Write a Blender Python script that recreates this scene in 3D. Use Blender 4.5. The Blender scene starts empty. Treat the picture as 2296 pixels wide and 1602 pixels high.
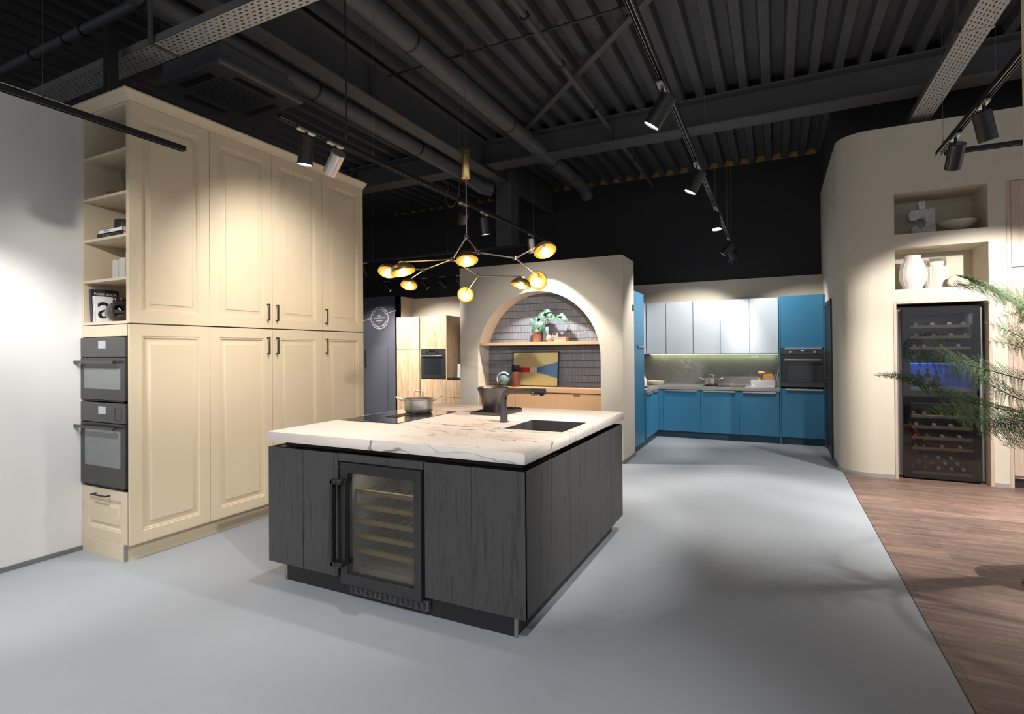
import bpy, math, random
from mathutils import Vector, Matrix
from math import sin, cos, pi, radians, sqrt

# ------------------------------------------------------------------ camera
S = bpy.context.scene
CAM_R = Vector((0.897466169, 0.441008416, -0.008127288))
CAM_U = Vector((0.010901922, -0.003758110, 0.999933510))
CAM_F = Vector((-0.440948550, 0.897495099, 0.008180616))
cam = bpy.data.cameras.new('camera')
co = bpy.data.objects.new('camera', cam)
S.collection.objects.link(co)
m = Matrix((CAM_R, CAM_U, -CAM_F)).transposed().to_4x4()
m.translation = Vector((0, 0, 1.48))
co.matrix_world = m
cam.sensor_fit = 'HORIZONTAL'
cam.sensor_width = 36.0
cam.lens = 1201.1676 * 36.0 / 2296.0
cam.shift_y = -(801.0 - 776.569) / 2296.0
cam.clip_start = 0.02
cam.clip_end = 200
S.camera = co

# ------------------------------------------------------------------ world and exposure
W = bpy.data.worlds.new('world')
S.world = W
W.use_nodes = True
bg = W.node_tree.nodes['Background']
bg.inputs[0].default_value = (0.93, 0.96, 1.0, 1)
bg.inputs[1].default_value = 0.66
S.view_settings.view_transform = 'Standard'
S.view_settings.look = 'None'
S.view_settings.gamma = 1
S.view_settings.use_curve_mapping = False
S.view_settings.exposure = 0.0
try:
    S.cycles.sample_clamp_indirect = 4.0
    S.cycles.max_bounces = 8
except Exception:
    pass

# spot lamps: track point, aim point, power in watts, cone in degrees, blend
LAMP_WARM = (1.0, 0.945, 0.88)
LAMP_WHITE = (1.0, 0.97, 0.95)

random.seed(7)
COL = S.collection

# ------------------------------------------------------------------ materials
MATS = {}


def nodes_of(mt):
    mt.use_nodes = True
    nt = mt.node_tree
    return nt, nt.nodes, nt.links, nt.nodes['Principled BSDF']


def mat(name, col, rough=0.5, metal=0.0, spec=0.5, var=0.06, scale=6.0, bump=0.0, bscale=60.0, coat=0.0, emit=None, es=0.0):
    """principled material with a little procedural unevenness"""
    mt = bpy.data.materials.new(name)
    nt, N, L, P = nodes_of(mt)
    P.inputs['Roughness'].default_value = rough
    P.inputs['Metallic'].default_value = metal
    P.inputs['Specular IOR Level'].default_value = spec
    P.inputs['Coat Weight'].default_value = coat
    tc = N.new('ShaderNodeTexCoord')
    nz = N.new('ShaderNodeTexNoise')
    nz.inputs['Scale'].default_value = scale
    nz.inputs['Detail'].default_value = 4
    L.new(tc.outputs['Object'], nz.inputs['Vector'])
    mx = N.new('ShaderNodeMix')
    mx.data_type = 'RGBA'
    mx.inputs[6].default_value = tuple(c * (1 - var) for c in col) + (1,)
    mx.inputs[7].default_value = tuple(min(1, c * (1 + var)) for c in col) + (1,)
    L.new(nz.outputs['Fac'], mx.inputs[0])
    L.new(mx.outputs[2], P.inputs['Base Color'])
    if bump > 0:
        n2 = N.new('ShaderNodeTexNoise')
        n2.inputs['Scale'].default_value = bscale
        n2.inputs['Detail'].default_value = 5
        L.new(tc.outputs['Object'], n2.inputs['Vector'])
        b = N.new('ShaderNodeBump')
        b.inputs['Strength'].default_value = bump
        b.inputs['Distance'].default_value = 0.01
        L.new(n2.outputs['Fac'], b.inputs['Height'])
        L.new(b.outputs['Normal'], P.inputs['Normal'])
    if emit:
        P.inputs['Emission Color'].default_value = emit + (1,)
        P.inputs['Emission Strength'].default_value = es
    MATS[name] = mt
    return mt


def math_node(N, L, op, a, b=None, c=None):
    n = N.new('ShaderNodeMath')
    n.operation = op
    for i, v in enumerate((a, b, c)):
        if v is None:
            continue
        if isinstance(v, (int, float)):
            n.inputs[i].default_value = v
        else:
            L.new(v, n.inputs[i])
    return n.outputs[0]


def mixc(N, L, f, a, b):
    n = N.new('ShaderNodeMix')
    n.data_type = 'RGBA'
    if isinstance(f, (int, float)):
        n.inputs[0].default_value = f
    else:
        L.new(f, n.inputs[0])
    for i, v in ((6, a), (7, b)):
        if isinstance(v, tuple):
            n.inputs[i].default_value = v + (1,) if len(v) == 3 else v
        else:
            L.new(v, n.inputs[i])
    return n.outputs[2]


def mapping(N, L, scale=(1, 1, 1), rot=(0, 0, 0), loc=(0, 0, 0)):
    tc = N.new('ShaderNodeTexCoord')
    mp = N.new('ShaderNodeMapping')
    mp.inputs['Scale'].default_value = scale
    mp.inputs['Rotation'].default_value = rot
    mp.inputs['Location'].default_value = loc
    L.new(tc.outputs['Object'], mp.inputs['Vector'])
    return mp.outputs[0]


def noise(N, L, vec, scale, detail=4, rough=0.5, dist=0.0):
    n = N.new('ShaderNodeTexNoise')
    n.inputs['Scale'].default_value = scale
    n.inputs['Detail'].default_value = detail
    n.inputs['Roughness'].default_value = rough
    n.inputs['Distortion'].default_value = dist
    L.new(vec, n.inputs['Vector'])
    return n.outputs['Fac']


def smooth(N, L, v, lo, hi, o0=0.0, o1=1.0):
    n = N.new('ShaderNodeMapRange')
    n.interpolation_type = 'SMOOTHSTEP'
    L.new(v, n.inputs[0])
    n.inputs[1].default_value = lo
    n.inputs[2].default_value = hi
    n.inputs[3].default_value = o0
    n.inputs[4].default_value = o1
    return n.outputs[0]


def add_bump(N, L, P, h, strength=0.3, dist=0.005):
    b = N.new('ShaderNodeBump')
    b.inputs['Strength'].default_value = strength
    b.inputs['Distance'].default_value = dist
    L.new(h, b.inputs['Height'])
    L.new(b.outputs['Normal'], P.inputs['Normal'])


def vein(N, L, vec, scale, width, dist=0.6, detail=6):
    """thin wandering lines where a noise field crosses one half"""
    n = noise(N, L, vec, scale, detail, 0.55, dist)
    d = math_node(N, L, 'ABSOLUTE', math_node(N, L, 'SUBTRACT', n, 0.5))
    return smooth(N, L, d, 0.0, width, 1.0, 0.0)


def mat_marble():
    mt = bpy.data.materials.new('white_marble')
    nt, N, L, P = nodes_of(mt)
    v = mapping(N, L, (0.42, 1.25, 0.9), (radians(20), 0, radians(38)), (0.3, 0.1, 0))
    v2 = mapping(N, L, (0.60, 1.5, 1.1), (radians(15), 0, radians(12)), (3.1, 1.7, 0))
    v3 = mapping(N, L, (0.6, 1.4, 1.0), (radians(10), 0, radians(25)), (0.4, 5.2, 0))
    low = mapping(N, L)
    a = vein(N, L, v, 1.45, 0.0065, 0.35, 4)
    a = math_node(N, L, 'MULTIPLY', a, smooth(N, L, noise(N, L, low, 1.7, 2), 0.36, 0.56, 0.25, 1.0))
    b = vein(N, L, v2, 2.1, 0.0055, 0.4, 5)
    b = math_node(N, L, 'MULTIPLY', b, smooth(N, L, noise(N, L, low, 1.2, 2), 0.44, 0.62))
    og = math_node(N, L, 'MULTIPLY', vein(N, L, v3, 2.3, 0.035, 1.1, 7), smooth(N, L, noise(N, L, v3, 1.1, 2), 0.52, 0.66))
    c = mixc(N, L, smooth(N, L, noise(N, L, v, 2.0, 4), 0.3, 0.7), (0.775, 0.70, 0.64), (0.83, 0.775, 0.725))
    c = mixc(N, L, math_node(N, L, 'MULTIPLY', og, 0.70), c, (0.55, 0.30, 0.15))
    c = mixc(N, L, math_node(N, L, 'MULTIPLY', b, 0.60), c, (0.26, 0.21, 0.20))
    c = mixc(N, L, math_node(N, L, 'MULTIPLY', a, 0.92), c, (0.085, 0.072, 0.075))
    L.new(c, P.inputs['Base Color'])
    P.inputs['Roughness'].default_value = 0.42
    P.inputs['Specular IOR Level'].default_value = 0.35
    MATS['marble'] = mt


def mat_greystone():
    mt = bpy.data.materials.new('grey_stone')
    nt, N, L, P = nodes_of(mt)
    v = mapping(N, L, (0.8, 1.0, 1.0), (0, radians(30), 0))
    a = vein(N, L, v, 1.1, 0.004, 0.3, 4)
    b = vein(N, L, mapping(N, L, (1, 1, 1), (0, radians(-40), 0), (2, 0, 5)), 3.2, 0.006, 0.6)
    c = mixc(N, L, noise(N, L, v, 5.0, 6), (0.25, 0.24, 0.235), (0.36, 0.345, 0.335))
    c = mixc(N, L, math_node(N, L, 'MULTIPLY', b, 0.12), c, (0.6, 0.58, 0.56))
    c = mixc(N, L, math_node(N, L, 'MULTIPLY', a, 0.38), c, (0.72, 0.70, 0.68))
    L.new(c, P.inputs['Base Color'])
    P.inputs['Roughness'].default_value = 0.35
    MATS['greystone'] = mt


def mat_oak(name, c0, c1, c2, board=0.16, rough=0.5, axis='z', knots=True):
    """vertical oak: stretched grain and slightly different boards"""
    mt = bpy.data.materials.new(name)
    nt, N, L, P = nodes_of(mt)
    tc = N.new('ShaderNodeTexCoord')
    sp = N.new('ShaderNodeSeparateXYZ')
    L.new(tc.outputs['Object'], sp.inputs[0])
    xy = math_node(N, L, 'ADD', sp.outputs[0], sp.outputs[1])
    bid = math_node(N, L, 'FLOOR', math_node(N, L, 'DIVIDE', xy, board))
    wn = N.new('ShaderNodeTexWhiteNoise')
    wn.noise_dimensions = '1D'
    L.new(bid, wn.inputs['W'])
    cb = N.new('ShaderNodeCombineXYZ')
    L.new(math_node(N, L, 'MULTIPLY', xy, 22.0), cb.inputs[0])
    L.new(math_node(N, L, 'MULTIPLY', wn.outputs['Value'], 40.0), cb.inputs[1])
    L.new(math_node(N, L, 'MULTIPLY', sp.outputs[2], 1.4), cb.inputs[2])
    g = noise(N, L, cb.outputs[0], 1.6, 8, 0.62, 0.9)
    c = mixc(N, L, smooth(N, L, g, 0.32, 0.66), c0, c1)
    c = mixc(N, L, math_node(N, L, 'MULTIPLY', wn.outputs['Value'], 0.45), c, c2)
    if knots:
        cb2 = N.new('ShaderNodeCombineXYZ')
        L.new(math_node(N, L, 'MULTIPLY', xy, 7.0), cb2.inputs[0])
        L.new(math_node(N, L, 'MULTIPLY', sp.outputs[2], 3.0), cb2.inputs[2])
        k = N.new('ShaderNodeTexVoronoi')
        k.inputs['Scale'].default_value = 1.0
        L.new(cb2.outputs[0], k.inputs['Vector'])
        kk = smooth(N, L, k.outputs['Distance'], 0.03, 0.13, 0.7, 0.0)
        c = mixc(N, L, kk, c, tuple(x * 0.35 for x in c0))
    L.new(c, P.inputs['Base Color'])
    P.inputs['Roughness'].default_value = rough
    add_bump(N, L, P, g, 0.12, 0.003)
    MATS[name] = mt


def mat_black_oak():
    mt = bpy.data.materials.new('black_oak')
    nt, N, L, P = nodes_of(mt)
    tc = N.new('ShaderNodeTexCoord')
    sp = N.new('ShaderNodeSeparateXYZ')
    L.new(tc.outputs['Object'], sp.inputs[0])
    xy = math_node(N, L, 'ADD', sp.outputs[0], sp.outputs[1])
    bid = math_node(N, L, 'FLOOR', math_node(N, L, 'DIVIDE', xy, 0.308))
    cb = N.new('ShaderNodeCombineXYZ')
    L.new(math_node(N, L, 'MULTIPLY', xy, 34.0), cb.inputs[0])
    L.new(math_node(N, L, 'MULTIPLY', bid, 9.3), cb.inputs[1])
    L.new(math_node(N, L, 'MULTIPLY', sp.outputs[2], 2.6), cb.inputs[2])
    g = noise(N, L, cb.outputs[0], 1.1, 9, 0.68, 1.6)
    lines = smooth(N, L, g, 0.50, 0.64)
    c = mixc(N, L, lines, (0.060, 0.060, 0.061), (0.036, 0.036, 0.037))
    L.new(c, P.inputs['Base Color'])
    P.inputs['Roughness'].default_value = 0.52
    P.inputs['Specular IOR Level'].default_value = 0.4
    add_bump(N, L, P, math_node(N, L, 'SUBTRACT', 1.0, lines), 0.25, 0.002)
    MATS['black_oak'] = mt


def mat_wood_floor():
    mt = bpy.data.materials.new('wood_floor')
    nt, N, L, P = nodes_of(mt)
    v = mapping(N, L)
    br = N.new('ShaderNodeTexBrick')
    L.new(v, br.inputs['Vector'])
    br.offset = 0.37
    br.offset_frequency = 2
    br.inputs['Color1'].default_value = (0.0, 0.0, 0.0, 1)
    br.inputs['Color2'].default_value = (1.0, 1.0, 1.0, 1)
    br.inputs['Mortar'].default_value = (0.5, 0.5, 0.5, 1)
    br.inputs['Scale'].default_value = 1.0
    br.inputs['Brick Width'].default_value = 0.92
    br.inputs['Row Height'].default_value = 0.152
    br.inputs['Mortar Size'].default_value = 0.0018
    br.inputs['Bias'].default_value = 0.0
    g = noise(N, L, mapping(N, L, (1.3, 16, 1)), 2.0, 8, 0.62, 0.7)
    g2 = noise(N, L, mapping(N, L, (0.7, 6, 1), (0, 0, 0), (4, 2, 0)), 2.0, 3, 0.5, 0.5)
    c = mixc(N, L, smooth(N, L, g, 0.3, 0.7), (0.135, 0.084, 0.066), (0.30, 0.20, 0.155))
    c = mixc(N, L, smooth(N, L, g2, 0.45, 0.75, 0.0, 0.55), c, (0.085, 0.055, 0.046))
    n = N.new('ShaderNodeMix')
    n.data_type = 'RGBA'
    n.blend_type = 'MULTIPLY'
    n.inputs[0].default_value = 0.28
    L.new(c, n.inputs[6])
    L.new(br.outputs['Color'], n.inputs[7])
    c = mixc(N, L, math_node(N, L, 'MULTIPLY', br.outputs['Fac'], 0.6), n.outputs[2], (0.03, 0.02, 0.017))
    L.new(c, P.inputs['Base Color'])
    P.inputs['Roughness'].default_value = 0.48
    add_bump(N, L, P, g, 0.08, 0.003)
    MATS['wood_floor'] = mt


def mat_kitkat():
    mt = bpy.data.materials.new('finger_mosaic')
    nt, N, L, P = nodes_of(mt)
    tc = N.new('ShaderNodeTexCoord')
    sp = N.new('ShaderNodeSeparateXYZ')
    L.new(tc.outputs['Object'], sp.inputs[0])
    px, pz = 0.0155, 0.104
    ux = math_node(N, L, 'DIVIDE', sp.outputs[0], px)
    uz = math_node(N, L, 'DIVIDE', sp.outputs[2], pz)
    fx = math_node(N, L, 'ABSOLUTE', math_node(N, L, 'SUBTRACT', math_node(N, L, 'FRACT', ux), 0.5))
    fz = math_node(N, L, 'ABSOLUTE', math_node(N, L, 'SUBTRACT', math_node(N, L, 'FRACT', uz), 0.5))
    gx = smooth(N, L, fx, 0.36, 0.42)
    gz = smooth(N, L, fz, 0.455, 0.475)
    grout = math_node(N, L, 'MAXIMUM', gx, gz)
    cb = N.new('ShaderNodeCombineXYZ')
    L.new(math_node(N, L, 'FLOOR', ux), cb.inputs[0])
    L.new(math_node(N, L, 'FLOOR', uz), cb.inputs[1])
    wn = N.new('ShaderNodeTexWhiteNoise')
    L.new(cb.outputs[0], wn.inputs['Vector'])
    big = noise(N, L, mapping(N, L), 3.0, 2)
    t = math_node(N, L, 'ADD', math_node(N, L, 'MULTIPLY', wn.outputs['Value'], 0.5), math_node(N, L, 'MULTIPLY', big, 0.5))
    c = mixc(N, L, t, (0.16, 0.175, 0.21), (0.29, 0.31, 0.36))
    c = mixc(N, L, grout, c, (0.022, 0.021, 0.022))
    L.new(c, P.inputs['Base Color'])
    P.inputs['Roughness'].default_value = 0.32
    add_bump(N, L, P, math_node(N, L, 'SUBTRACT', 1.0, grout), 0.4, 0.003)
    MATS['kitkat'] = mt


def mat_perforated(name, along):
    """galvanised sheet with rows of slots; the slots are open"""
    mt = bpy.data.materials.new(name)
    nt, N, L, P = nodes_of(mt)
    tc = N.new('ShaderNodeTexCoord')
    sp = N.new('ShaderNodeSeparateXYZ')
    L.new(tc.outputs['Object'], sp.inputs[0])
    a, b = (0, 1) if along == 'x' else (1, 0)
    row = math_node(N, L, 'DIVIDE', sp.outputs[b], 0.030)
    par = math_node(N, L, 'MULTIPLY', math_node(N, L, 'MODULO', math_node(N, L, 'ADD', math_node(N, L, 'FLOOR', row), 100.0), 2.0), 0.5)
    u = math_node(N, L, 'FRACT', math_node(N, L, 'ADD', math_node(N, L, 'DIVIDE', sp.outputs[a], 0.062), par))
    v = math_node(N, L, 'FRACT', row)
    du = math_node(N, L, 'ABSOLUTE', math_node(N, L, 'SUBTRACT', u, 0.5))
    dv = math_node(N, L, 'ABSOLUTE', math_node(N, L, 'SUBTRACT', v, 0.5))
    hole = math_node(N, L, 'MULTIPLY', math_node(N, L, 'LESS_THAN', du, 0.24), math_node(N, L, 'LESS_THAN', dv, 0.17))
    sep = N.new('ShaderNodeNewGeometry')
    sn = N.new('ShaderNodeSeparateXYZ')
    L.new(sep.outputs['True Normal'], sn.inputs[0])
    hole = math_node(N, L, 'MULTIPLY', hole, math_node(N, L, 'GREATER_THAN', math_node(N, L, 'ABSOLUTE', sn.outputs[2]), 0.7))
    c = mixc(N, L, noise(N, L, mapping(N, L), 20, 5), (0.40, 0.40, 0.40), (0.62, 0.62, 0.60))
    L.new(c, P.inputs['Base Color'])
    P.inputs['Roughness'].default_value = 0.45
    P.inputs['Metallic'].default_value = 0.35
    tr = N.new('ShaderNodeBsdfTransparent')
    ms = N.new('ShaderNodeMixShader')
    L.new(hole, ms.inputs[0])
    L.new(P.outputs[0], ms.inputs[1])
    L.new(tr.outputs[0], ms.inputs[2])
    L.new(ms.outputs[0], N['Material Output'].inputs['Surface'])
    MATS[name] = mt


def mat_pane(name, tint, refl=0.5, rough=0.02, ior=1.5):
    """see-through glass pane: tinted transparency under a clear reflection"""
    mt = bpy.data.materials.new(name)
    nt, N, L, P = nodes_of(mt)
    tr = N.new('ShaderNodeBsdfTransparent')
    tr.inputs[0].default_value = tint + (1,)
    gl = N.new('ShaderNodeBsdfGlossy')
    gl.inputs['Roughness'].default_value = rough
    lw = N.new('ShaderNodeLayerWeight')
    lw.inputs['Blend'].default_value = 0.5
    f5 = math_node(N, L, 'POWER', lw.outputs['Facing'], 4.0)
    f = math_node(N, L, 'MULTIPLY', math_node(N, L, 'ADD', 0.045, math_node(N, L, 'MULTIPLY', f5, 0.6)), refl)
    ms = N.new('ShaderNodeMixShader')
    L.new(f, ms.inputs[0])
    L.new(tr.outputs[0], ms.inputs[1])
    L.new(gl.outputs[0], ms.inputs[2])
    L.new(ms.outputs[0], N['Material Output'].inputs['Surface'])
    MATS[name] = mt


def mat_spotted_leaf():
    mt = bpy.data.materials.new('spotted_leaf')
    nt, N, L, P = nodes_of(mt)
    v = N.new('ShaderNodeTexVoronoi')
    v.inputs['Scale'].default_value = 95
    L.new(mapping(N, L), v.inputs['Vector'])
    s = smooth(N, L, v.outputs['Distance'], 0.16, 0.30, 1.0, 0.0)
    c = mixc(N, L, s, (0.022, 0.085, 0.04), (0.62, 0.72, 0.66))
    L.new(c, P.inputs['Base Color'])
    P.inputs['Roughness'].default_value = 0.4
    MATS['spotted_leaf'] = mt


def mat_stone_sculpt():
    mt = bpy.data.materials.new('rough_white_stone')
    nt, N, L, P = nodes_of(mt)
    n = noise(N, L, mapping(N, L), 14, 8, 0.7, 1.0)
    c = mixc(N, L, smooth(N, L, n, 0.35, 0.65), (0.33, 0.33, 0.345), (0.66, 0.65, 0.65))
    L.new(c, P.inputs['Base Color'])
    P.inputs['Roughness'].default_value = 0.8
    add_bump(N, L, P, n, 0.5, 0.01)
    MATS['stone_sculpt'] = mt


def mat_brushed(name, col, rough=0.3):
    mt = bpy.data.materials.new(name)
    nt, N, L, P = nodes_of(mt)
    n = noise(N, L, mapping(N, L, (2, 2, 90)), 3.0, 4)
    c = mixc(N, L, n, tuple(x * 0.88 for x in col), col)
    L.new(c, P.inputs['Base Color'])
    P.inputs['Metallic'].default_value = 1.0
    L.new(smooth(N, L, n, 0.2, 0.8, rough * 0.8, rough * 1.25), P.inputs['Roughness'])
    MATS[name] = mt


mat_marble(); mat_greystone(); mat_black_oak(); mat_wood_floor(); mat_kitkat()
mat_perforated('perforated_x', 'x'); mat_perforated('perforated_y', 'y')
mat_spotted_leaf(); mat_stone_sculpt()
mat_oak('oak', (0.44, 0.285, 0.165), (0.66, 0.475, 0.31), (0.55, 0.37, 0.22))
mat_oak('pale_oak', (0.47, 0.355, 0.275), (0.62, 0.49, 0.40), (0.55, 0.43, 0.34), board=0.3, knots=False)
mat_oak('brown_wood', (0.10, 0.028, 0.014), (0.17, 0.05, 0.025), (0.13, 0.04, 0.02), board=0.4, knots=False)
mat_oak('board_wood', (0.50, 0.25, 0.09), (0.62, 0.34, 0.13), (0.56, 0.29, 0.1), board=0.4, knots=False)
mat_brushed('steel', (0.66, 0.64, 0.61), 0.33)
mat_brushed('nickel', (0.48, 0.45, 0.42), 0.3)
mat('brass', (0.86, 0.62, 0.25), 0.3, metal=1.0, var=0.03)
mat_brushed('dark_steel', (0.15, 0.145, 0.145), 0.38)
mat_pane('dark_pane', (0.56, 0.56, 0.58), 1.3)
mat_pane('smoke_pane', (0.74, 0.74, 0.71), 0.9, 0.03)
mat_pane('clear_glass', (0.86, 0.88, 0.88), 1.6)
mat_pane('grey_glass', (0.50, 0.48, 0.44), 2.0, 0.04)
mat_pane('blue_glass', (0.45, 0.52, 0.72), 1.5)
mat('resin_floor', (0.322, 0.348, 0.382), 0.5, var=0.05, scale=2.5, spec=0.35)
mat('white_wall', (0.70, 0.695, 0.68), 0.75, var=0.015, bump=0.05, bscale=160)
mat('sand_wall', (0.63, 0.572, 0.475), 0.85, var=0.02, bump=0.06, bscale=180)
mat('black_wall', (0.022, 0.021, 0.025), 0.8, var=0.1)
mat('navy_wall', (0.075, 0.078, 0.098), 0.65, var=0.06)
mat('deck_metal', (0.060, 0.061, 0.068), 0.55, var=0.25, scale=3, bump=0.05)
mat('beam_metal', (0.074, 0.075, 0.080), 0.55, var=0.15, scale=4)
mat('duct_metal', (0.072, 0.073, 0.080), 0.5, var=0.15, scale=4)
mat('insulation', (0.33, 0.25, 0.06), 0.95, var=0.3, scale=20)
mat('cream', (0.64, 0.545, 0.395), 0.38, var=0.015, spec=0.4)
mat('cream_shaded', (0.16, 0.125, 0.08), 0.5, var=0.02)  # carcass cream darkened so the gaps between doors read as shade
mat('blue', (0.034, 0.180, 0.325), 0.42, var=0.03)
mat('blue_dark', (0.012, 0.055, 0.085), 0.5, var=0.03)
mat('pale_blue', (0.52, 0.585, 0.645), 0.55, var=0.01)
mat('peach', (0.62, 0.36, 0.19), 0.45, var=0.02)
mat('peach_edge', (0.36, 0.18, 0.085), 0.5, var=0.02)
mat('black_matt', (0.014, 0.014, 0.015), 0.42, var=0.05)
mat('black_gap', (0.006, 0.006, 0.006), 0.6, var=0.02)
mat('black_gloss', (0.010, 0.010, 0.012), 0.06, var=0.02, spec=0.6)
mat('oven_black', (0.028, 0.028, 0.030), 0.28, var=0.03)
mat('oven_panel', (0.085, 0.085, 0.088), 0.25, metal=0.6, var=0.03)
mat('oven_glass', (0.16, 0.175, 0.175), 0.12, var=0.12, scale=3, spec=0.7)
mat('oven_glass_dark', (0.020, 0.022, 0.028), 0.08, var=0.1, spec=0.6)
mat('display', (0.30, 0.33, 0.34), 0.3, emit=(0.75, 0.85, 0.9), es=0.12)
mat('display_blue', (0.05, 0.2, 0.5), 0.3, emit=(0.2, 0.5, 1.0), es=3.0)
mat('lamp_lens', (1, 1, 1), 0.3, emit=(1.0, 0.97, 0.95), es=22.0)
mat('bulb', (1, 0.8, 0.4), 0.3, emit=(1.0, 0.62, 0.20), es=34.0)
mat('led_green', (0.8, 0.9, 0.6), 0.3, emit=(0.86, 1.0, 0.50), es=3.0)
mat('blue_led', (0.2, 0.3, 1.0), 0.3, emit=(0.05, 0.16, 1.0), es=4.0)
mat('silver', (0.60, 0.59, 0.57), 0.35, metal=0.9, var=0.04)
mat('skirting', (0.20, 0.20, 0.215), 0.4, metal=0.4)
mat('skirting_pale', (0.45, 0.44, 0.45), 0.35, metal=0.4)
mat('white_ceramic', (0.72, 0.70, 0.68), 0.4, var=0.02)
mat('cream_ceramic', (0.68, 0.62, 0.50), 0.5, var=0.03)
mat('pink_ceramic', (0.52, 0.24, 0.19), 0.6, var=0.04)
mat('teal_ceramic', (0.26, 0.38, 0.40), 0.55, var=0.2, scale=30)
mat('glass_ball', (0.42, 0.27, 0.24), 0.15, var=0.35, scale=40)
mat('globe', (0.20, 0.30, 0.32), 0.15, var=0.5, scale=30)
mat('grey_concrete', (0.22, 0.21, 0.20), 0.8, var=0.15, scale=20, bump=0.1)
mat('paper_white', (0.76, 0.75, 0.74), 0.6, var=0.02)
mat('paper_edge', (0.62, 0.60, 0.56), 0.8, var=0.08, scale=80)
mat('cover_black', (0.02, 0.02, 0.022), 0.4)
mat('cover_navy', (0.030, 0.028, 0.042), 0.4)
mat('cover_blue', (0.05, 0.35, 0.62), 0.4)
mat('cover_pink', (0.55, 0.22, 0.22), 0.5)
mat('art_yellow', (0.66, 0.58, 0.28), 0.35, var=0.01)
mat('art_red', (0.66, 0.035, 0.03), 0.35, var=0.01)
mat('art_maroon', (0.30, 0.035, 0.05), 0.35, var=0.01)
mat('art_blue', (0.105, 0.22, 0.43), 0.35, var=0.01)
mat('art_white', (0.72, 0.70, 0.70), 0.35, var=0.01)
mat('sign_grey', (0.33, 0.31, 0.33), 0.5, var=0.03)
mat('sign_green', (0.62, 0.62, 0.28), 0.5, var=0.02)
mat('fern_green', (0.070, 0.130, 0.038), 0.55, var=0.4, scale=12)
mat('fern_stem', (0.075, 0.075, 0.03), 0.6)
mat('bark', (0.07, 0.045, 0.03), 0.9, var=0.4, scale=20, bump=0.5, bscale=30)
mat('cap_white', (0.62, 0.66, 0.68), 0.4)
mat('cap_gold', (0.55, 0.45, 0.2), 0.35, metal=0.6)
mat('cap_blue', (0.12, 0.36, 0.5), 0.4)
mat('bottle_glass', (0.012, 0.016, 0.012), 0.08, spec=0.6)
mat('fridge_inner', (0.15, 0.15, 0.155), 0.5)
mat('cooler_inner', (0.40, 0.39, 0.36), 0.6)
mat('cooler_shelf', (0.40, 0.30, 0.19), 0.5, var=0.1)
mat('orange_wood', (0.42, 0.17, 0.055), 0.45, var=0.1)
mat('sink_grey', (0.085, 0.082, 0.080), 0.38, metal=0.2)
mat('soil', (0.03, 0.02, 0.015), 0.95, var=0.3)
mat('white_stone', (0.60, 0.58, 0.56), 0.7, var=0.15, scale=25, bump=0.15)

# ------------------------------------------------------------------ mesh helpers
WL = {}


def perp(d):
    d = d.normalized()
    a = Vector((0, 0, 1)) if abs(d.z) < 0.9 else Vector((1, 0, 0))
    u = d.cross(a).normalized()
    return u, d.cross(u).normalized()


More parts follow.
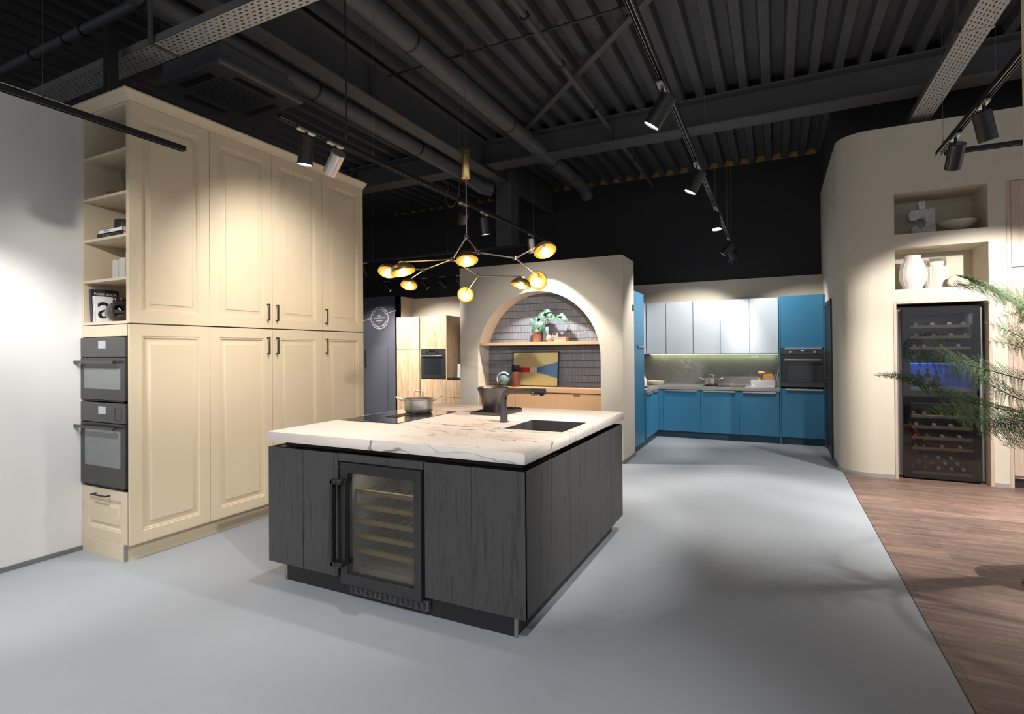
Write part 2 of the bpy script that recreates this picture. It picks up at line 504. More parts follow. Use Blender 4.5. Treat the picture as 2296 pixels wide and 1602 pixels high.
class M:
    def __init__(self):
        self.v, self.f = [], []

    def add(self, vs, fs):
        b = len(self.v)
        self.v += [Vector(p) for p in vs]
        self.f += [tuple(b + i for i in q) for q in fs]
        return self

    def box(self, x0, x1, y0, y1, z0, z1):
        if x0 > x1: x0, x1 = x1, x0
        if y0 > y1: y0, y1 = y1, y0
        if z0 > z1: z0, z1 = z1, z0
        return self.add([(x, y, z) for z in (z0, z1) for y in (y0, y1) for x in (x0, x1)],
                        [(0, 2, 3, 1), (4, 5, 7, 6), (0, 1, 5, 4), (2, 6, 7, 3), (0, 4, 6, 2), (1, 3, 7, 5)])

    def obox(self, c, ux, uy, uz, hx, hy, hz):
        """box with its own axes"""
        c, ux, uy, uz = Vector(c), Vector(ux), Vector(uy), Vector(uz)
        return self.add([c + ux * (sx * hx) + uy * (sy * hy) + uz * (sz * hz) for sz in (-1, 1) for sy in (-1, 1) for sx in (-1, 1)],
                        [(0, 2, 3, 1), (4, 5, 7, 6), (0, 1, 5, 4), (2, 6, 7, 3), (0, 4, 6, 2), (1, 3, 7, 5)])

    def quad(self, a, b, c, d):
        return self.add([a, b, c, d], [(0, 1, 2, 3)])

    def rings(self, rs, closed=False, cap0=True, cap1=True):
        b = len(self.v)
        n = len(rs[0])
        for r in rs:
            self.v += [Vector(p) for p in r]
        k = len(rs)
        for i in range(k if closed else k - 1):
            j = (i + 1) % k
            for q in range(n):
                self.f.append((b + i * n + q, b + i * n + (q + 1) % n, b + j * n + (q + 1) % n, b + j * n + q))
        if not closed:
            if cap0: self.f.append(tuple(b + q for q in reversed(range(n))))
            if cap1: self.f.append(tuple(b + (k - 1) * n + q for q in range(n)))
        return self

    def cyl(self, p0, p1, r0, r1=None, n=24, cap0=True, cap1=True):
        p0, p1 = Vector(p0), Vector(p1)
        r1 = r0 if r1 is None else r1
        u, w = perp(p1 - p0)
        rs = [[p + (u * cos(2 * pi * i / n) + w * sin(2 * pi * i / n)) * r for i in range(n)] for p, r in ((p0, r0), (p1, r1))]
        return self.rings(rs, False, cap0, cap1)

    def lathe(self, prof, c=(0, 0, 0), axis=(0, 0, 1), n=32, sx=1.0, sy=1.0, cap=False):
        c, a = Vector(c), Vector(axis).normalized()
        if abs(a.z) > 0.999:
            u, w = Vector((1, 0, 0)), Vector((0, 1, 0))
        else:
            u, w = perp(a)
        rs = [[c + a * h + (u * (cos(2 * pi * i / n) * sx) + w * (sin(2 * pi * i / n) * sy)) * max(r, 1e-4) for i in range(n)] for r, h in prof]
        return self.rings(rs, False, cap, cap)

    def sphere(self, c, r, n=24, k=14, s=(1, 1, 1)):
        prof = [(r * sin(pi * i / k), -r * cos(pi * i / k)) for i in range(k + 1)]
        c = Vector(c)
        rs = [[c + Vector((cos(2 * pi * q / n) * rr * s[0], sin(2 * pi * q / n) * rr * s[1], h * s[2])) for q in range(n)] for rr, h in
              [(max(a, 1e-4), b) for a, b in prof]]
        return self.rings(rs, False, False, False)

    def tube(self, pts, r, n=10, closed=False, flat=1.0):
        pts = [Vector(p) for p in pts]
        k = len(pts)
        rs = []
        u = None
        for i, p in enumerate(pts):
            if closed:
                d = pts[(i + 1) % k] - pts[i - 1]
            else:
                d = pts[min(i + 1, k - 1)] - pts[max(i - 1, 0)]
            d.normalize()
            if u is None:
                u, _ = perp(d)
            u = (u - d * u.dot(d)).normalized()
            w = d.cross(u)
            rr = r[i] if isinstance(r, (list, tuple)) else r
            rs.append([p + (u * cos(2 * pi * q / n) + w * sin(2 * pi * q / n) * flat) * rr for q in range(n)])
        return self.rings(rs, closed)

    def prism(self, poly, o, U, V, N, t):
        """polygon (u,v) at o extruded along N by t"""
        o, U, V, N = Vector(o), Vector(U), Vector(V), Vector(N)
        n = len(poly)
        a = [o + U * p[0] + V * p[1] for p in poly]
        b = [p + N * t for p in a]
        return self.add(a + b, [tuple(reversed(range(n))), tuple(range(n, 2 * n))] + [(i, (i + 1) % n, n + (i + 1) % n, n + i) for i in range(n)])

    def panel(self, o, U, V, N, w, h, prof, back=0.02):
        """door slab: nested rectangles (inset, height over the face), face looks along N"""
        o, U, V, N = Vector(o), Vector(U), Vector(V), Vector(N)
        def rect(i, z):
            return [o + U * i + V * i + N * z, o + U * (w - i) + V * i + N * z, o + U * (w - i) + V * (h - i) + N * z, o + U * i + V * (h - i) + N * z]
        rs = [rect(0, -back)] + [rect(i, z) for i, z in prof]
        return self.rings(rs)

    def build(self, name, mt, parent=None, bevel=0.0, smooth=True, seg=2, ang=35):
        me = bpy.data.meshes.new(name)
        vs = self.v
        if parent is not None:
            off = WL[parent.name]
        else:
            xs = [p.x for p in vs]; ys = [p.y for p in vs]; zs = [p.z for p in vs]
            off = Vector(((min(xs) + max(xs)) / 2, (min(ys) + max(ys)) / 2, min(zs)))
        me.from_pydata([p - off for p in vs], [], self.f)
        me.validate()
        me.update()
        if isinstance(mt, str):
            mt = MATS[mt]
        me.materials.append(mt)
        import bmesh
        bm = bmesh.new()
        bm.from_mesh(me)
        bmesh.ops.recalc_face_normals(bm, faces=bm.faces)
        bm.to_mesh(me)
        bm.free()
        if smooth:
            me.polygons.foreach_set('use_smooth', [True] * len(me.polygons))
            me.set_sharp_from_angle(angle=radians(ang))
        ob = bpy.data.objects.new(name, me)
        COL.objects.link(ob)
        if parent is not None:
            ob.parent = parent
            WL[ob.name] = WL[parent.name].copy()
        else:
            ob.location = off
            WL[ob.name] = off
        if bevel > 0:
            b = ob.modifiers.new('bevel', 'BEVEL')
            b.width = bevel
            b.segments = seg
            b.limit_method = 'ANGLE'
            b.angle_limit = radians(40)
            b.harden_normals = False
        return ob


def thing(name, label, cat, loc, group=None):
    o = bpy.data.objects.new(name, None)
    o.empty_display_size = 0.1
    COL.objects.link(o)
    o.location = loc
    WL[o.name] = Vector(loc)
    o['label'] = label
    o['category'] = cat
    if group: o['group'] = group
    return o


def tag(o, label, cat, group=None, kind=None):
    o['label'] = label
    o['category'] = cat
    if group: o['group'] = group
    if kind: o['kind'] = kind
    return o


def struct(o):
    o['kind'] = 'structure'
    return o


def dup(o, delta, label=None, group=None):
    """copy of a thing with its parts and sub-parts, moved by delta"""
    r = o.copy()
    COL.objects.link(r)
    r.location = Vector(o.location) + Vector(delta)
    WL[r.name] = WL[o.name] + Vector(delta)
    if label: r['label'] = label
    if group: r['group'] = group
    for ch in list(o.children):
        c = ch.copy()
        COL.objects.link(c)
        c.parent = r
        for g in list(ch.children):
            d = g.copy()
            COL.objects.link(d)
            d.parent = c
    return r


def relabel(part, label):
    part['label'] = label
    return part


def add_light(kind, name, loc, energy, color, parent=None, **kw):
    l = bpy.data.lights.new(name, kind)
    l.energy = energy
    l.color = color
    for k, v in kw.items():
        setattr(l, k, v)
    o = bpy.data.objects.new(name, l)
    COL.objects.link(o)
    if parent is not None:
        o.parent = parent
        o.location = Vector(loc) - WL[parent.name]
    else:
        o.location = loc
    return o


def text_mesh(txt, size, o, U, V, N, name, mt, parent, spacing=1.0, align='CENTER', depth=0.0008, extra=None):
    """lettering as a mesh; extra = list of (char, size, origin, U, V) placed one by one"""
    mm = M()
    items = extra if extra is not None else [(txt, size, o, U, V)]
    for t, s, oo, u, v in items:
        cu = bpy.data.curves.new('lettering', 'FONT')
        cu.body = t
        cu.size = s
        cu.align_x = align
        cu.align_y = 'CENTER'
        cu.space_character = spacing
        cu.resolution_u = 3
        tmp = bpy.data.objects.new('lettering', cu)
        COL.objects.link(tmp)
        dg = bpy.context.evaluated_depsgraph_get()
        me = bpy.data.meshes.new_from_object(tmp.evaluated_get(dg))
        oo, u, v, nn = Vector(oo), Vector(u).normalized(), Vector(v).normalized(), Vector(N).normalized()
        mm.add([oo + u * p.co.x + v * p.co.y + nn * depth for p in me.vertices], [tuple(p.vertices) for p in me.polygons])
        bpy.data.objects.remove(tmp)
        bpy.data.curves.remove(cu)
        bpy.data.meshes.remove(me)
    return mm.build(name, mt, parent, smooth=False)


X, Y, Z = Vector((1, 0, 0)), Vector((0, 1, 0)), Vector((0, 0, 1))
RAISED = [(0, 0), (0.083, 0), (0.087, -0.005), (0.096, -0.005), (0.103, -0.016), (0.114, -0.016), (0.142, -0.0055), (0.1435, -0.001)]

# ================================================================== setting
BACK = 9.92          # back wall
DECK = 4.62          # underside of the roof deck

struct(M().box(-14, 0.71, -5, BACK, -0.12, 0.0).build('floor', 'resin_floor'))
struct(M().box(0.71, 7, -5, 8.0, -0.12, 0.0).build('floor_wood', 'wood_floor'))
struct(M().box(0.7075, 0.7125, -5, 7.70, -0.01, 0.001).build('trim_1', 'black_gap'))


def deck():
    mm = M()
    p = 0.2455
    x = 0.547 - 60 * p
    pts = []
    for i in range(92):
        c = x + i * p
        pts += [(c - 0.078, DECK), (c - 0.055, DECK + 0.095), (c + 0.055, DECK + 0.095), (c + 0.078, DECK)]
    lo = [Vector((a, -5, z)) for a, z in pts]
    hi = [Vector((a, BACK + 0.1, z)) for a, z in pts]
    n = len(pts)
    mm.add(lo + hi, [(i, i + 1, n + i + 1, n + i) for i in range(n - 1)])
    t = DECK + 0.16
    mm.box(-14.2, 8.0, -5, BACK + 0.1, t, t + 0.05)
    return mm.build('ceiling', 'deck_metal', smooth=False)


struct(deck())
ins = M()
for i in range(-34, 2):
    c = 0.547 + i * 0.2455
    ins.prism([(-0.076, 0), (0.076, 0), (0.053, 0.09), (-0.053, 0.09)], (c, BACK - 0.012, DECK + 0.002), X, Z, Y, 0.01)
struct(ins.build('trim_2', 'insulation', smooth=False))

struct(M().box(-14, 8, BACK, BACK + 0.1, 0, DECK + 0.12).build('wall_back', 'black_wall'))
struct(M().box(-2.40, 0.68, BACK - 0.02, BACK - 0.001, 0, 2.665).build('wall_kitchen', 'sand_wall'))
struct(M().box(-14, -13.9, -5, BACK, 0, DECK + 0.1).build('wall_far', 'black_wall'))
struct(M().box(-4.86, -4.722, -5, 4.70, 0, 3.343).build('wall_left', 'white_wall'))
struct(M().box(-4.722, -4.711, -5, 2.225, 0, 0.034).build('baseboard_left', 'skirting'))

# --- wall with the arched alcove
AX, AR, AZ = -3.0, 0.93, 1.38
ax0, ax1, ay0, ay1, ay2, az = -4.235, -1.772, 6.861, 7.20, 7.484, 2.713
arc = [(AX + AR * cos(pi - pi * i / 48), AZ + AR * sin(pi - pi * i / 48)) for i in range(49)]
mm = M()
front = []
back = []
# strips between the arch and the outer rectangle keep the face clean
xs = [ax0] + [p[0] for p in arc] + [ax1]
for (xa, za), (xb, zb) in zip(arc[:-1], arc[1:]):
    mm.quad((xa, ay0, za), (xb, ay0, zb), (xb, ay0, az), (xa, ay0, az))
    mm.quad((xa, ay0, za), (xa, ay1, za), (xb, ay1, zb), (xb, ay0, zb))
for x, s in ((AX - AR, ax0), (AX + AR, ax1)):
    mm.quad((x, ay0, 0), (s, ay0, 0), (s, ay0, AZ), (x, ay0, AZ))
    mm.quad((x, ay0, AZ), (s, ay0, AZ), (s, ay0, az), (x, ay0, az))
    mm.quad((x, ay0, 0), (x, ay1, 0), (x, ay1, AZ), (x, ay0, AZ))
    mm.quad((s, ay0, 0), (s, ay2, 0), (s, ay2, az), (s, ay0, az))
mm.quad((ax0, ay0, az), (ax1, ay0, az), (ax1, ay2, az), (ax0, ay2, az))
mm.box(ax0 + 0.002, ax1 - 0.002, ay1, ay2, 0, az - 0.002)
struct(mm.build('wall_arch', 'sand_wall', smooth=True, ang=25))
struct(M().box(AX - AR - 0.01, AX + AR + 0.01, ay1 - 0.008, ay1 - 0.001, 0.5, 2.34).build('wall_mosaic', 'kitkat'))
mm = M()
mm.box(ax0 - 0.008, AX - AR - 0.03, ay0 - 0.010, ay0, 0, 0.045).box(AX + AR + 0.03, ax1 + 0.008, ay0 - 0.010, ay0, 0, 0.045)
mm.box(ax1, ax1 + 0.010, ay0, ay2, 0, 0.045)
struct(mm.build('baseboard_arch', 'skirting'))

# --- sand-coloured wall on the right: rounded corner, two niches, recesses for the wine fridge and the cupboards
RY, RX, RT = 7.32, 0.68, 3.975
holes = [(1.22, 2.04, 0.0, 1.978, 8.04), (1.22, 2.04, 2.132, 2.595, 7.85), (1.22, 2.04, 2.750, 3.214, 7.85), (2.205, 3.4, 0.0, 3.216, 7.95)]
gx = [1.00, 1.22, 2.04, 2.205, 3.4, 6.5]
gz = [0.0, 1.978, 2.132, 2.595, 2.750, 3.214, 3.216, RT]
mm = M()
for i in range(len(gx) - 1):
    for j in range(len(gz) - 1):
        cx_, cz_ = (gx[i] + gx[i + 1]) / 2, (gz[j] + gz[j + 1]) / 2
        if any(a < cx_ < b and c < cz_ < d for a, b, c, d, e in holes):
            continue
        mm.quad((gx[i], RY, gz[j]), (gx[i + 1], RY, gz[j]), (gx[i + 1], RY, gz[j + 1]), (gx[i], RY, gz[j + 1]))
for a, b, c, d, e in holes:
    mm.quad((a, RY, c), (a, e, c), (a, e, d), (a, RY, d))
    mm.quad((b, RY, c), (b, RY, d), (b, e, d), (b, e, c))
    mm.quad((a, RY, d), (a, e, d), (b, e, d), (b, RY, d))
    if c > 0: mm.quad((a, RY, c), (b, RY, c), (b, e, c), (a, e, c))
    mm.quad((a, e, c), (b, e, c), (b, e, d), (a, e, d))
rr = 0.32
q = [(1.0 - rr * sin(pi / 2 * t / 16), RY + rr - rr * cos(pi / 2 * t / 16)) for t in range(17)]
for (xa, ya), (xb, yb) in zip(q[:-1], q[1:]):
    mm.quad((xa, ya, 0), (xb, yb, 0), (xb, yb, RT), (xa, ya, RT))
mm.quad((RX, RY + rr, 0), (RX, BACK, 0), (RX, BACK, RT), (RX, RY + rr, RT))
top = q + [(RX, BACK), (6.5, BACK), (6.5, RY)]
mm.add([(a, b, RT) for a, b in top], [tuple(range(len(top)))])
struct(mm.build('wall_right', 'sand_wall', smooth=True, ang=20))
struct(M().box(RX + 0.004, 7, 8.05, BACK, RT - 0.01, DECK + 0.1).build('wall_core', 'black_wall'))
mm = M()
off = [(1.0 - (rr + 0.012) * sin(pi / 2 * t / 16), RY + rr - (rr + 0.012) * cos(pi / 2 * t / 16)) for t in range(17)]
for k in range(16):
    (xa, ya), (xb, yb), (xc, yc), (xd, yd) = off[k], off[k + 1], q[k + 1], q[k]
    mm.add([(xa, ya, 0), (xb, yb, 0), (xc, yc, 0), (xd, yd, 0), (xa, ya, .045), (xb, yb, .045), (xc, yc, .045), (xd, yd, .045)],
           [(0, 1, 5, 4), (4, 5, 6, 7), (1, 2, 6, 5), (0, 4, 7, 3)])
mm.box(1.0, 1.19, RY - 0.012, RY, 0, .045).box(2.07, 2.18, RY - 0.012, RY, 0, .045)
struct(mm.build('baseboard_right', 'skirting_pale'))
struct(M().box(RX - 0.012, RX, RY + rr, 8.24, 0, .045).build('baseboard_return', 'skirting'))
# thin oak edging round the wine-fridge recess and the cupboards
mm = M()
mm.box(1.200, 1.228, RY - 0.006, RY + 0.10, 0, 1.998).box(2.032, 2.062, RY - 0.006, RY + 0.16, 0, 1.998).box(1.228, 2.032, RY - 0.006, RY + 0.10, 1.968, 1.998)
struct(mm.build('trim_3', 'pale_oak', bevel=0.002))
mm = M()
mm.box(2.190, 2.222, RY - 0.006, RY + 0.12, 0, 3.222)
struct(mm.build('trim_4', 'pale_oak', bevel=0.002))
mm = M()
mm.box(2.04, 2.0401, RY, RY + .01, 0, .01)

# --- navy wall with its door, and the sand recess beside it
struct(M().box(-13.9, -6.80, 8.60, 8.75, 0, 2.595).build('wall_navy', 'navy_wall'))
struct(M().box(-6.83, -6.80, 8.60, 9.16, 0, 2.594).build('wall_recess', 'sand_wall'))
struct(M().box(-6.80, -4.2, 9.14, 9.24, 0, 2.575).build('wall_oak_kitchen', 'sand_wall'))

d = struct(M().box(-7.62, -7.012, 8.575, 8.60, 0, 1.565).build('door_1', 'navy_wall', bevel=0.003))
d2 = M().box(-7.60, -7.030, 8.567, 8.575, 0.01, 1.545).build('door_panel', 'navy_wall', d, bevel=0.002)
M().tube([(-7.545, 8.567, 1.50), (-7.545, 8.530, 1.50), (-7.545, 8.530, 1.19), (-7.545, 8.567, 1.19)], 0.009, 8).build('door_handle', 'black_matt', d)

d = struct(M().box(RX - 0.022, RX, 8.235, 8.295, 0, 2.135).box(RX - 0.022, RX, 9.12, 9.18, 0, 2.135).box(RX - 0.022, RX, 8.295, 9.12, 2.075, 2.135).build('door_2', 'cover_navy', bevel=0.003))
M().box(RX - 0.012, RX, 8.295, 9.12, 0.01, 2.075).build('door_panel', 'black_matt', d)
M().tube([(RX - 0.012, 8.40, 1.08), (RX - 0.05, 8.40, 1.08), (RX - 0.05, 8.51, 1.08)], 0.009, 8).build('door_handle', 'dark_steel', d)
# end of a wall close to the right edge of the view
struct(M().box(0.827, 1.35, 2.48, 2.60, 0, 3.3).build('wall_near', 'sand_wall', bevel=0.004))

# --- steel beams under the roof
mm = M()
mm.box(-14, 6.9, 7.00, 7.30, 4.255, 4.275).box(-14, 6.9, 7.00, 7.30, 4.60, 4.62).box(-14, 6.9, 7.143, 7.157, 4.27, 4.61)
for x in (-1.95, -6.5):
    mm.box(x - .004, x + .004, 7.01, 7.14, 4.275, 4.60)
struct(mm.build('ceiling_beam', 'beam_metal', bevel=0.003))
mm = M()
mm.box(-4.05, -3.85, -4, 7.78, 4.20, 4.222).box(-4.05, -3.85, -4, 7.78, 4.598, 4.62).box(-3.957, -3.943, -4, 7.78, 4.22, 4.60)
for y in (4.55, 1.5):
    mm.box(-3.943, -3.855, y - .006, y + .006, 4.222, 4.598)
struct(mm.build('ceiling_beam', 'beam_metal', bevel=0.003))
mm = M()
mm.box(-4.02, -3.87, 8.02, BACK, 4.20, 4.222).box(-4.02, -3.87, 8.02, BACK, 4.598, 4.62).box(-3.952, -3.938, 8.02, BACK, 4.22, 4.60)
struct(mm.build('ceiling_beam', 'beam_metal', bevel=0.003))
struct(M().box(-4.09, -3.81, 7.76, 8.04, 3.2, 4.62).build('pillar', 'beam_metal', bevel=0.004))
a, b = Vector((-0.55, 4.33, 4.545)), Vector((-3.30, 6.96, 4.545))
dv = (b - a).normalized()
struct(M().obox((a + b) / 2, dv, dv.cross(Z), Z, (b - a).length / 2, 0.035, 0.008).build('ceiling_brace', 'beam_metal'))


def pipe_thing(name, label, pts, r, joints=(), hangers=(), cat='pipe', jr=1.06, mt='duct_metal'):
    p0 = Vector(pts[0])
    t = thing(name, label, cat, p0)
    M().tube(pts, r, 20).build('pipe_run', mt, t)
    ax = (Vector(pts[1]) - p0).normalized()
    for s in joints:
        c = p0 + ax * s
        M().cyl(c - ax * 0.012, c + ax * 0.012, r * jr, n=20).build('joint_band', 'black_matt', t)
    for s in hangers:
        c = p0 + ax * s
        M().cyl(c + Z * r, (c.x, c.y, DECK + 0.01), 0.005, n=6).build('hanger_rod', 'beam_metal', t)
    return t


pipe_thing('ventilation_duct', 'thick round grey duct under the roof passing right of the brass pendant weight', [(-2.95, -3, 4.30), (-2.95, 8.7, 4.30), (-2.95, 8.95, 4.27), (-2.95, 9.08, 4.18)], 0.100,
          (6.95, 8.95, 10.4, 11.2), (6.75, 9.6), 'duct')
pipe_thing('ventilation_duct', 'thick round grey duct under the roof beside the large steel beam above the cream cabinets', [(-4.30, -3, 4.22), (-4.30, 7.15, 4.22), (-4.28, 7.35, 4.18), (-4.20, 7.5, 4.10), (-4.08, 7.62, 4.08)], 0.105, (7.1, 8.9, 5.4), (7.4, 9.1), 'duct')
pipe_thing('water_pipe', 'thin grey pipe running under the roof behind the diagonal brace', [(-1.96, -3, 4.445), (-1.96, 9.9, 4.445)], 0.028, (7.3, 8.2, 9.3, 11.3), (7.6, 11.0), jr=1.5, mt='beam_metal')
pipe_thing('water_pipe', 'grey pipe crossing the top left corner of the ceiling above the cable tray', [(-9, 2.637, 4.42), (-4.43, 2.637, 4.42)], 0.042, (1.6, 2.5, 3.1, 3.4), (1.5, 2.6, 3.8), jr=1.25, mt='beam_metal')
pipe_thing('conduit', 'black cable conduit strung across the roof under the thick duct to a junction box', [(-3.83, 4.72, 4.535), (-1.30, 4.72, 4.535), (-1.205, 4.72, 4.545)], 0.012, (0.9, 1.5, 2.1, 2.6), (1.2, 2.0), 'conduit', 1.5, 'black_matt')
o = M().box(-1.20, -1.10, 4.67, 4.77, 4.50, 4.615).build('junction_box', 'black_matt', bevel=0.008)
tag(o, 'small black junction box on the roof deck where the conduit ends', 'junction box')

# --- cable trays
def cable_tray(label, along, a0, a1, b0, b1, z, h, joints):
    if along == 'x':
        t = thing('cable_tray', label, 'cable tray', ((a0 + a1) / 2, (b0 + b1) / 2, z))
        bx = lambda A0, A1, B0, B1, Z0, Z1: M().box(A0, A1, B0, B1, Z0, Z1)
    else:
        t = thing('cable_tray', label, 'cable tray', ((b0 + b1) / 2, (a0 + a1) / 2, z))
        bx = lambda A0, A1, B0, B1, Z0, Z1: M().box(B0, B1, A0, A1, Z0, Z1)
    bx(a0, a1, b0, b1, z, z + 0.0015).build('tray_bottom', 'perforated_x' if along == 'x' else 'perforated_y', t)
    bx(a0, a1, b0, b0 + 0.002, z, z + h).build('tray_side', 'silver', t)
    bx(a0, a1, b1 - 0.002, b1, z, z + h).build('tray_side', 'silver', t)
    for j in joints:
        bx(j - 0.02, j + 0.02, b0 - 0.006, b1 + 0.006, z - 0.006, z - 0.001).build('coupling_strip', 'silver', t)
        bx(j - 0.02, j + 0.02, b0 - 0.03, b0 - 0.01, z - 0.006, DECK + .01).build('hanger', 'beam_metal', t)
    return t


cable_tray('galvanised perforated cable tray hanging above the white wall and the cream cabinets', 'x', -7.2, -1.6, 2.405, 2.60, 3.80, 0.06, (-4.15, -2.55))
cable_tray('galvanised perforated cable tray hanging over the sand-coloured wall on the right', 'y', 0.5, 8.4, 1.385, 1.60, 4.05, 0.06, (5.55,))

# --- ceiling cassette air conditioner
t = thing('air_conditioner', 'dark square ceiling cassette air conditioner above the tall cream cabinets', 'air conditioner', (-4.54, 3.32, 3.90))
ac0, ac1, ac2, ac3, zc = -5.0, -4.085, 2.88, 3.765, 3.90
M().panel((ac0, ac3, zc), X, -Y, -Z, ac1 - ac0, ac3 - ac2, [(0, 0), (0.02, 0.02), (0.19, 0.022), (0.20, 0.016)], 0.03).build('front_panel', 'duct_metal', t)
M().box(ac0 + .06, ac1 - .06, ac2 + .06, ac3 - .06, zc + .03, 4.09).build('housing', 'duct_metal', t)
g = M()
for i in range(18):
    y = ac2 + .22 + i * (ac3 - ac2 - .44) / 17
    g.box(ac0 + .22, ac1 - .22, y - .004, y + .004, zc - .024, zc - .016)
g.build('intake_grille', 'beam_metal', t)
for c in ((ac0 + .08, ac0 + .15, ac2 + .24, ac3 - .24), (ac1 - .15, ac1 - .08, ac2 + .24, ac3 - .24), (ac0 + .24, ac1 - .24, ac2 + .08, ac2 + .15), (ac0 + .24, ac1 - .24, ac3 - .15, ac3 - .08)):
    M().box(*c, zc - .026, zc - .021).build('air_vane', 'black_gap', t)
for c in ((ac0 + .1, ac2 + .1), (ac1 - .1, ac2 + .1), (ac0 + .1, ac3 - .1), (ac1 - .1, ac3 - .1)):
    M().cyl((c[0], c[1], 4.09), (c[0], c[1], DECK + .01), .006, n=6).build('hanger_rod', 'beam_metal', t)
o = M().box(-4.592, -4.514, 2.29, 2.36, 3.315, 3.98).build('steel_post', 'black_matt', bevel=0.004)
tag(o, 'black square post standing on top of the cream cabinets under the cable tray', 'post')

# ================================================================== kitchen island
IX0, IX1, IY0, IY1, IZ0, IZ1 = -3.003, -1.145, 2.462, 4.405, 0.112, 0.862


def grooved(mm, o, U, V, N, w, h, grooves, back=0.02, g=0.002):
    """flat slab cut into boards by fine vertical grooves"""
    cuts = [0] + list(grooves) + [w]
    for a, b in zip(cuts[:-1], cuts[1:]):
        aa = a + (g if a > 0 else 0)
        bb = b - (g if b < w else 0)
        mm.panel(Vector(o) + Vector(U) * aa, U, V, N, bb - aa, h, [(0, 0)], back)
    mm.panel(Vector(o), U, V, N, w, h, [(0, -0.004)], back)
    return mm


t = thing('island_cabinet', 'black oak island cabinet door left of the built-in wine cooler', 'kitchen cabinet', (-2.7, 2.6, IZ0))
M().box(IX0 + .022, -2.395, IY0 + .022, IY0 + .56, IZ0 + .002, IZ1 - .004).build('carcass', 'black_matt', t)
grooved(M(), (IX0, IY0, IZ0), X, Z, -Y, 0.600, IZ1 - IZ0, [0.312]).build('door', 'black_oak', t, bevel=.0012)
t = thing('island_cabinet', 'black oak island cabinet door right of the built-in wine cooler at the near corner', 'kitchen cabinet', (-1.45, 2.6, IZ0))
M().box(-1.760, IX1 - .022, IY0 + .022, IY0 + .56, IZ0 + .002, IZ1 - .004).build('carcass', 'black_matt', t)
grooved(M(), (-1.760, IY0, IZ0), X, Z, -Y, IX1 + 1.760, IZ1 - IZ0, [0.302]).build('door', 'black_oak', t, bevel=.0012)

# long right face: three units, each door of two boards
ys = [2.482, 3.128, 3.744, 4.383]
lab = ['black oak island cabinet on the long right side nearest the camera',
       'middle black oak island cabinet on the long right side below the sink',
       'black oak island cabinet on the long right side farthest from the camera']
for i in range(3):
    y0, y1 = ys[i] + .002, ys[i + 1] - .002
    t = thing('island_cabinet', lab[i], 'kitchen cabinet', (-1.4, (y0 + y1) / 2, IZ0))
    M().box(-1.75, IX1 - .022, max(y0, IY0 + .57), y1, IZ0 + .002, 0.70).build('carcass', 'black_matt', t)
    grooved(M(), (IX1, y0, IZ0), Y, Z, X, y1 - y0, IZ1 - IZ0, [(3.441 - y0) if i == 1 else ((4.056 - y0) if i == 2 else (2.824 - y0))]).build('door', 'black_oak', t, bevel=.0012)
t = thing('island_cabinet', 'black oak back of the island facing the arched wall', 'kitchen cabinet', (-2.1, 4.39, IZ0))
M().box(IX0 + .02, IX1 - .021, 4.385, IY1, IZ0, IZ1).build('back_panel', 'black_oak', t, bevel=.0012)
M().box(IX0, IX0 + .02, IY0 + .022, IY1, IZ0, IZ1).build('side_panel', 'black_oak', t, bevel=.0012)

# plinth with metal corner strips
t = thing('island_plinth', 'recessed black plinth under the kitchen island', 'plinth', (-2.05, 3.4, 0))
M().box(-2.885, -1.212, 2.495, 4.285, 0.0, IZ0).build('plinth_board', 'black_matt', t)
for x, y in ((-1.217, 2.500), (-2.880, 2.500)):
    M().cyl((x, y, 0.001), (x, y, IZ0 - .001), 0.012, n=16).build('corner_strip', 'nickel', t)
# dark handle channel under the worktop
o = M().box(-2.925, -1.213, 2.535, 2.60, IZ1, 0.899).box(-2.925, -1.213, 4.28, 4.34, IZ1, 0.899).box(-2.925, -2.86, 2.60, 4.28, IZ1, 0.899).box(-1.2155, -1.200, 2.535, 4.34, IZ1, 0.899).build('worktop_support', 'black_matt')
tag(o, 'recessed black channel between the island cabinets and the marble worktop', 'support frame')

# worktop with sink cut-out
SX0, SX1, SY0, SY1 = -1.655, -1.217, 3.190, 3.705
TZ = 0.959
wt = M()
x0, x1, y0, y1, z0, z1 = -3.018, -1.143, 2.4615, 4.432, 0.899, TZ
gx, gy = [x0, SX0, SX1, x1], [y0, SY0, SY1, y1]
for i in range(3):
    for j in range(3):
        if i == 1 and j == 1: continue
        for z in (z0, z1):
            wt.quad((gx[i], gy[j], z), (gx[i + 1], gy[j], z), (gx[i + 1], gy[j + 1], z), (gx[i], gy[j + 1], z))
for a, b in ((x0, x1), (SX0, SX1)):
    c, d = (y0, y1) if a == x0 else (SY0, SY1)
    wt.quad((a, c, z0), (b, c, z0), (b, c, z1), (a, c, z1)).quad((a, d, z0), (b, d, z0), (b, d, z1), (a, d, z1))
    wt.quad((a, c, z0), (a, d, z0), (a, d, z1), (a, c, z1)).quad((b, c, z0), (b, d, z0), (b, d, z1), (b, c, z1))
wo = wt.build('island_worktop', 'marble')
import bmesh
bm = bmesh.new(); bm.from_mesh(wo.data); bmesh.ops.remove_doubles(bm, verts=bm.verts, dist=1e-5); bmesh.ops.recalc_face_normals(bm, faces=bm.faces); bm.to_mesh(wo.data); bm.free()
bv = wo.modifiers.new('bevel', 'BEVEL'); bv.width = .002; bv.segments = 2; bv.limit_method = 'ANGLE'
tag(wo, 'thick white marble island worktop with grey and rust veins', 'worktop')

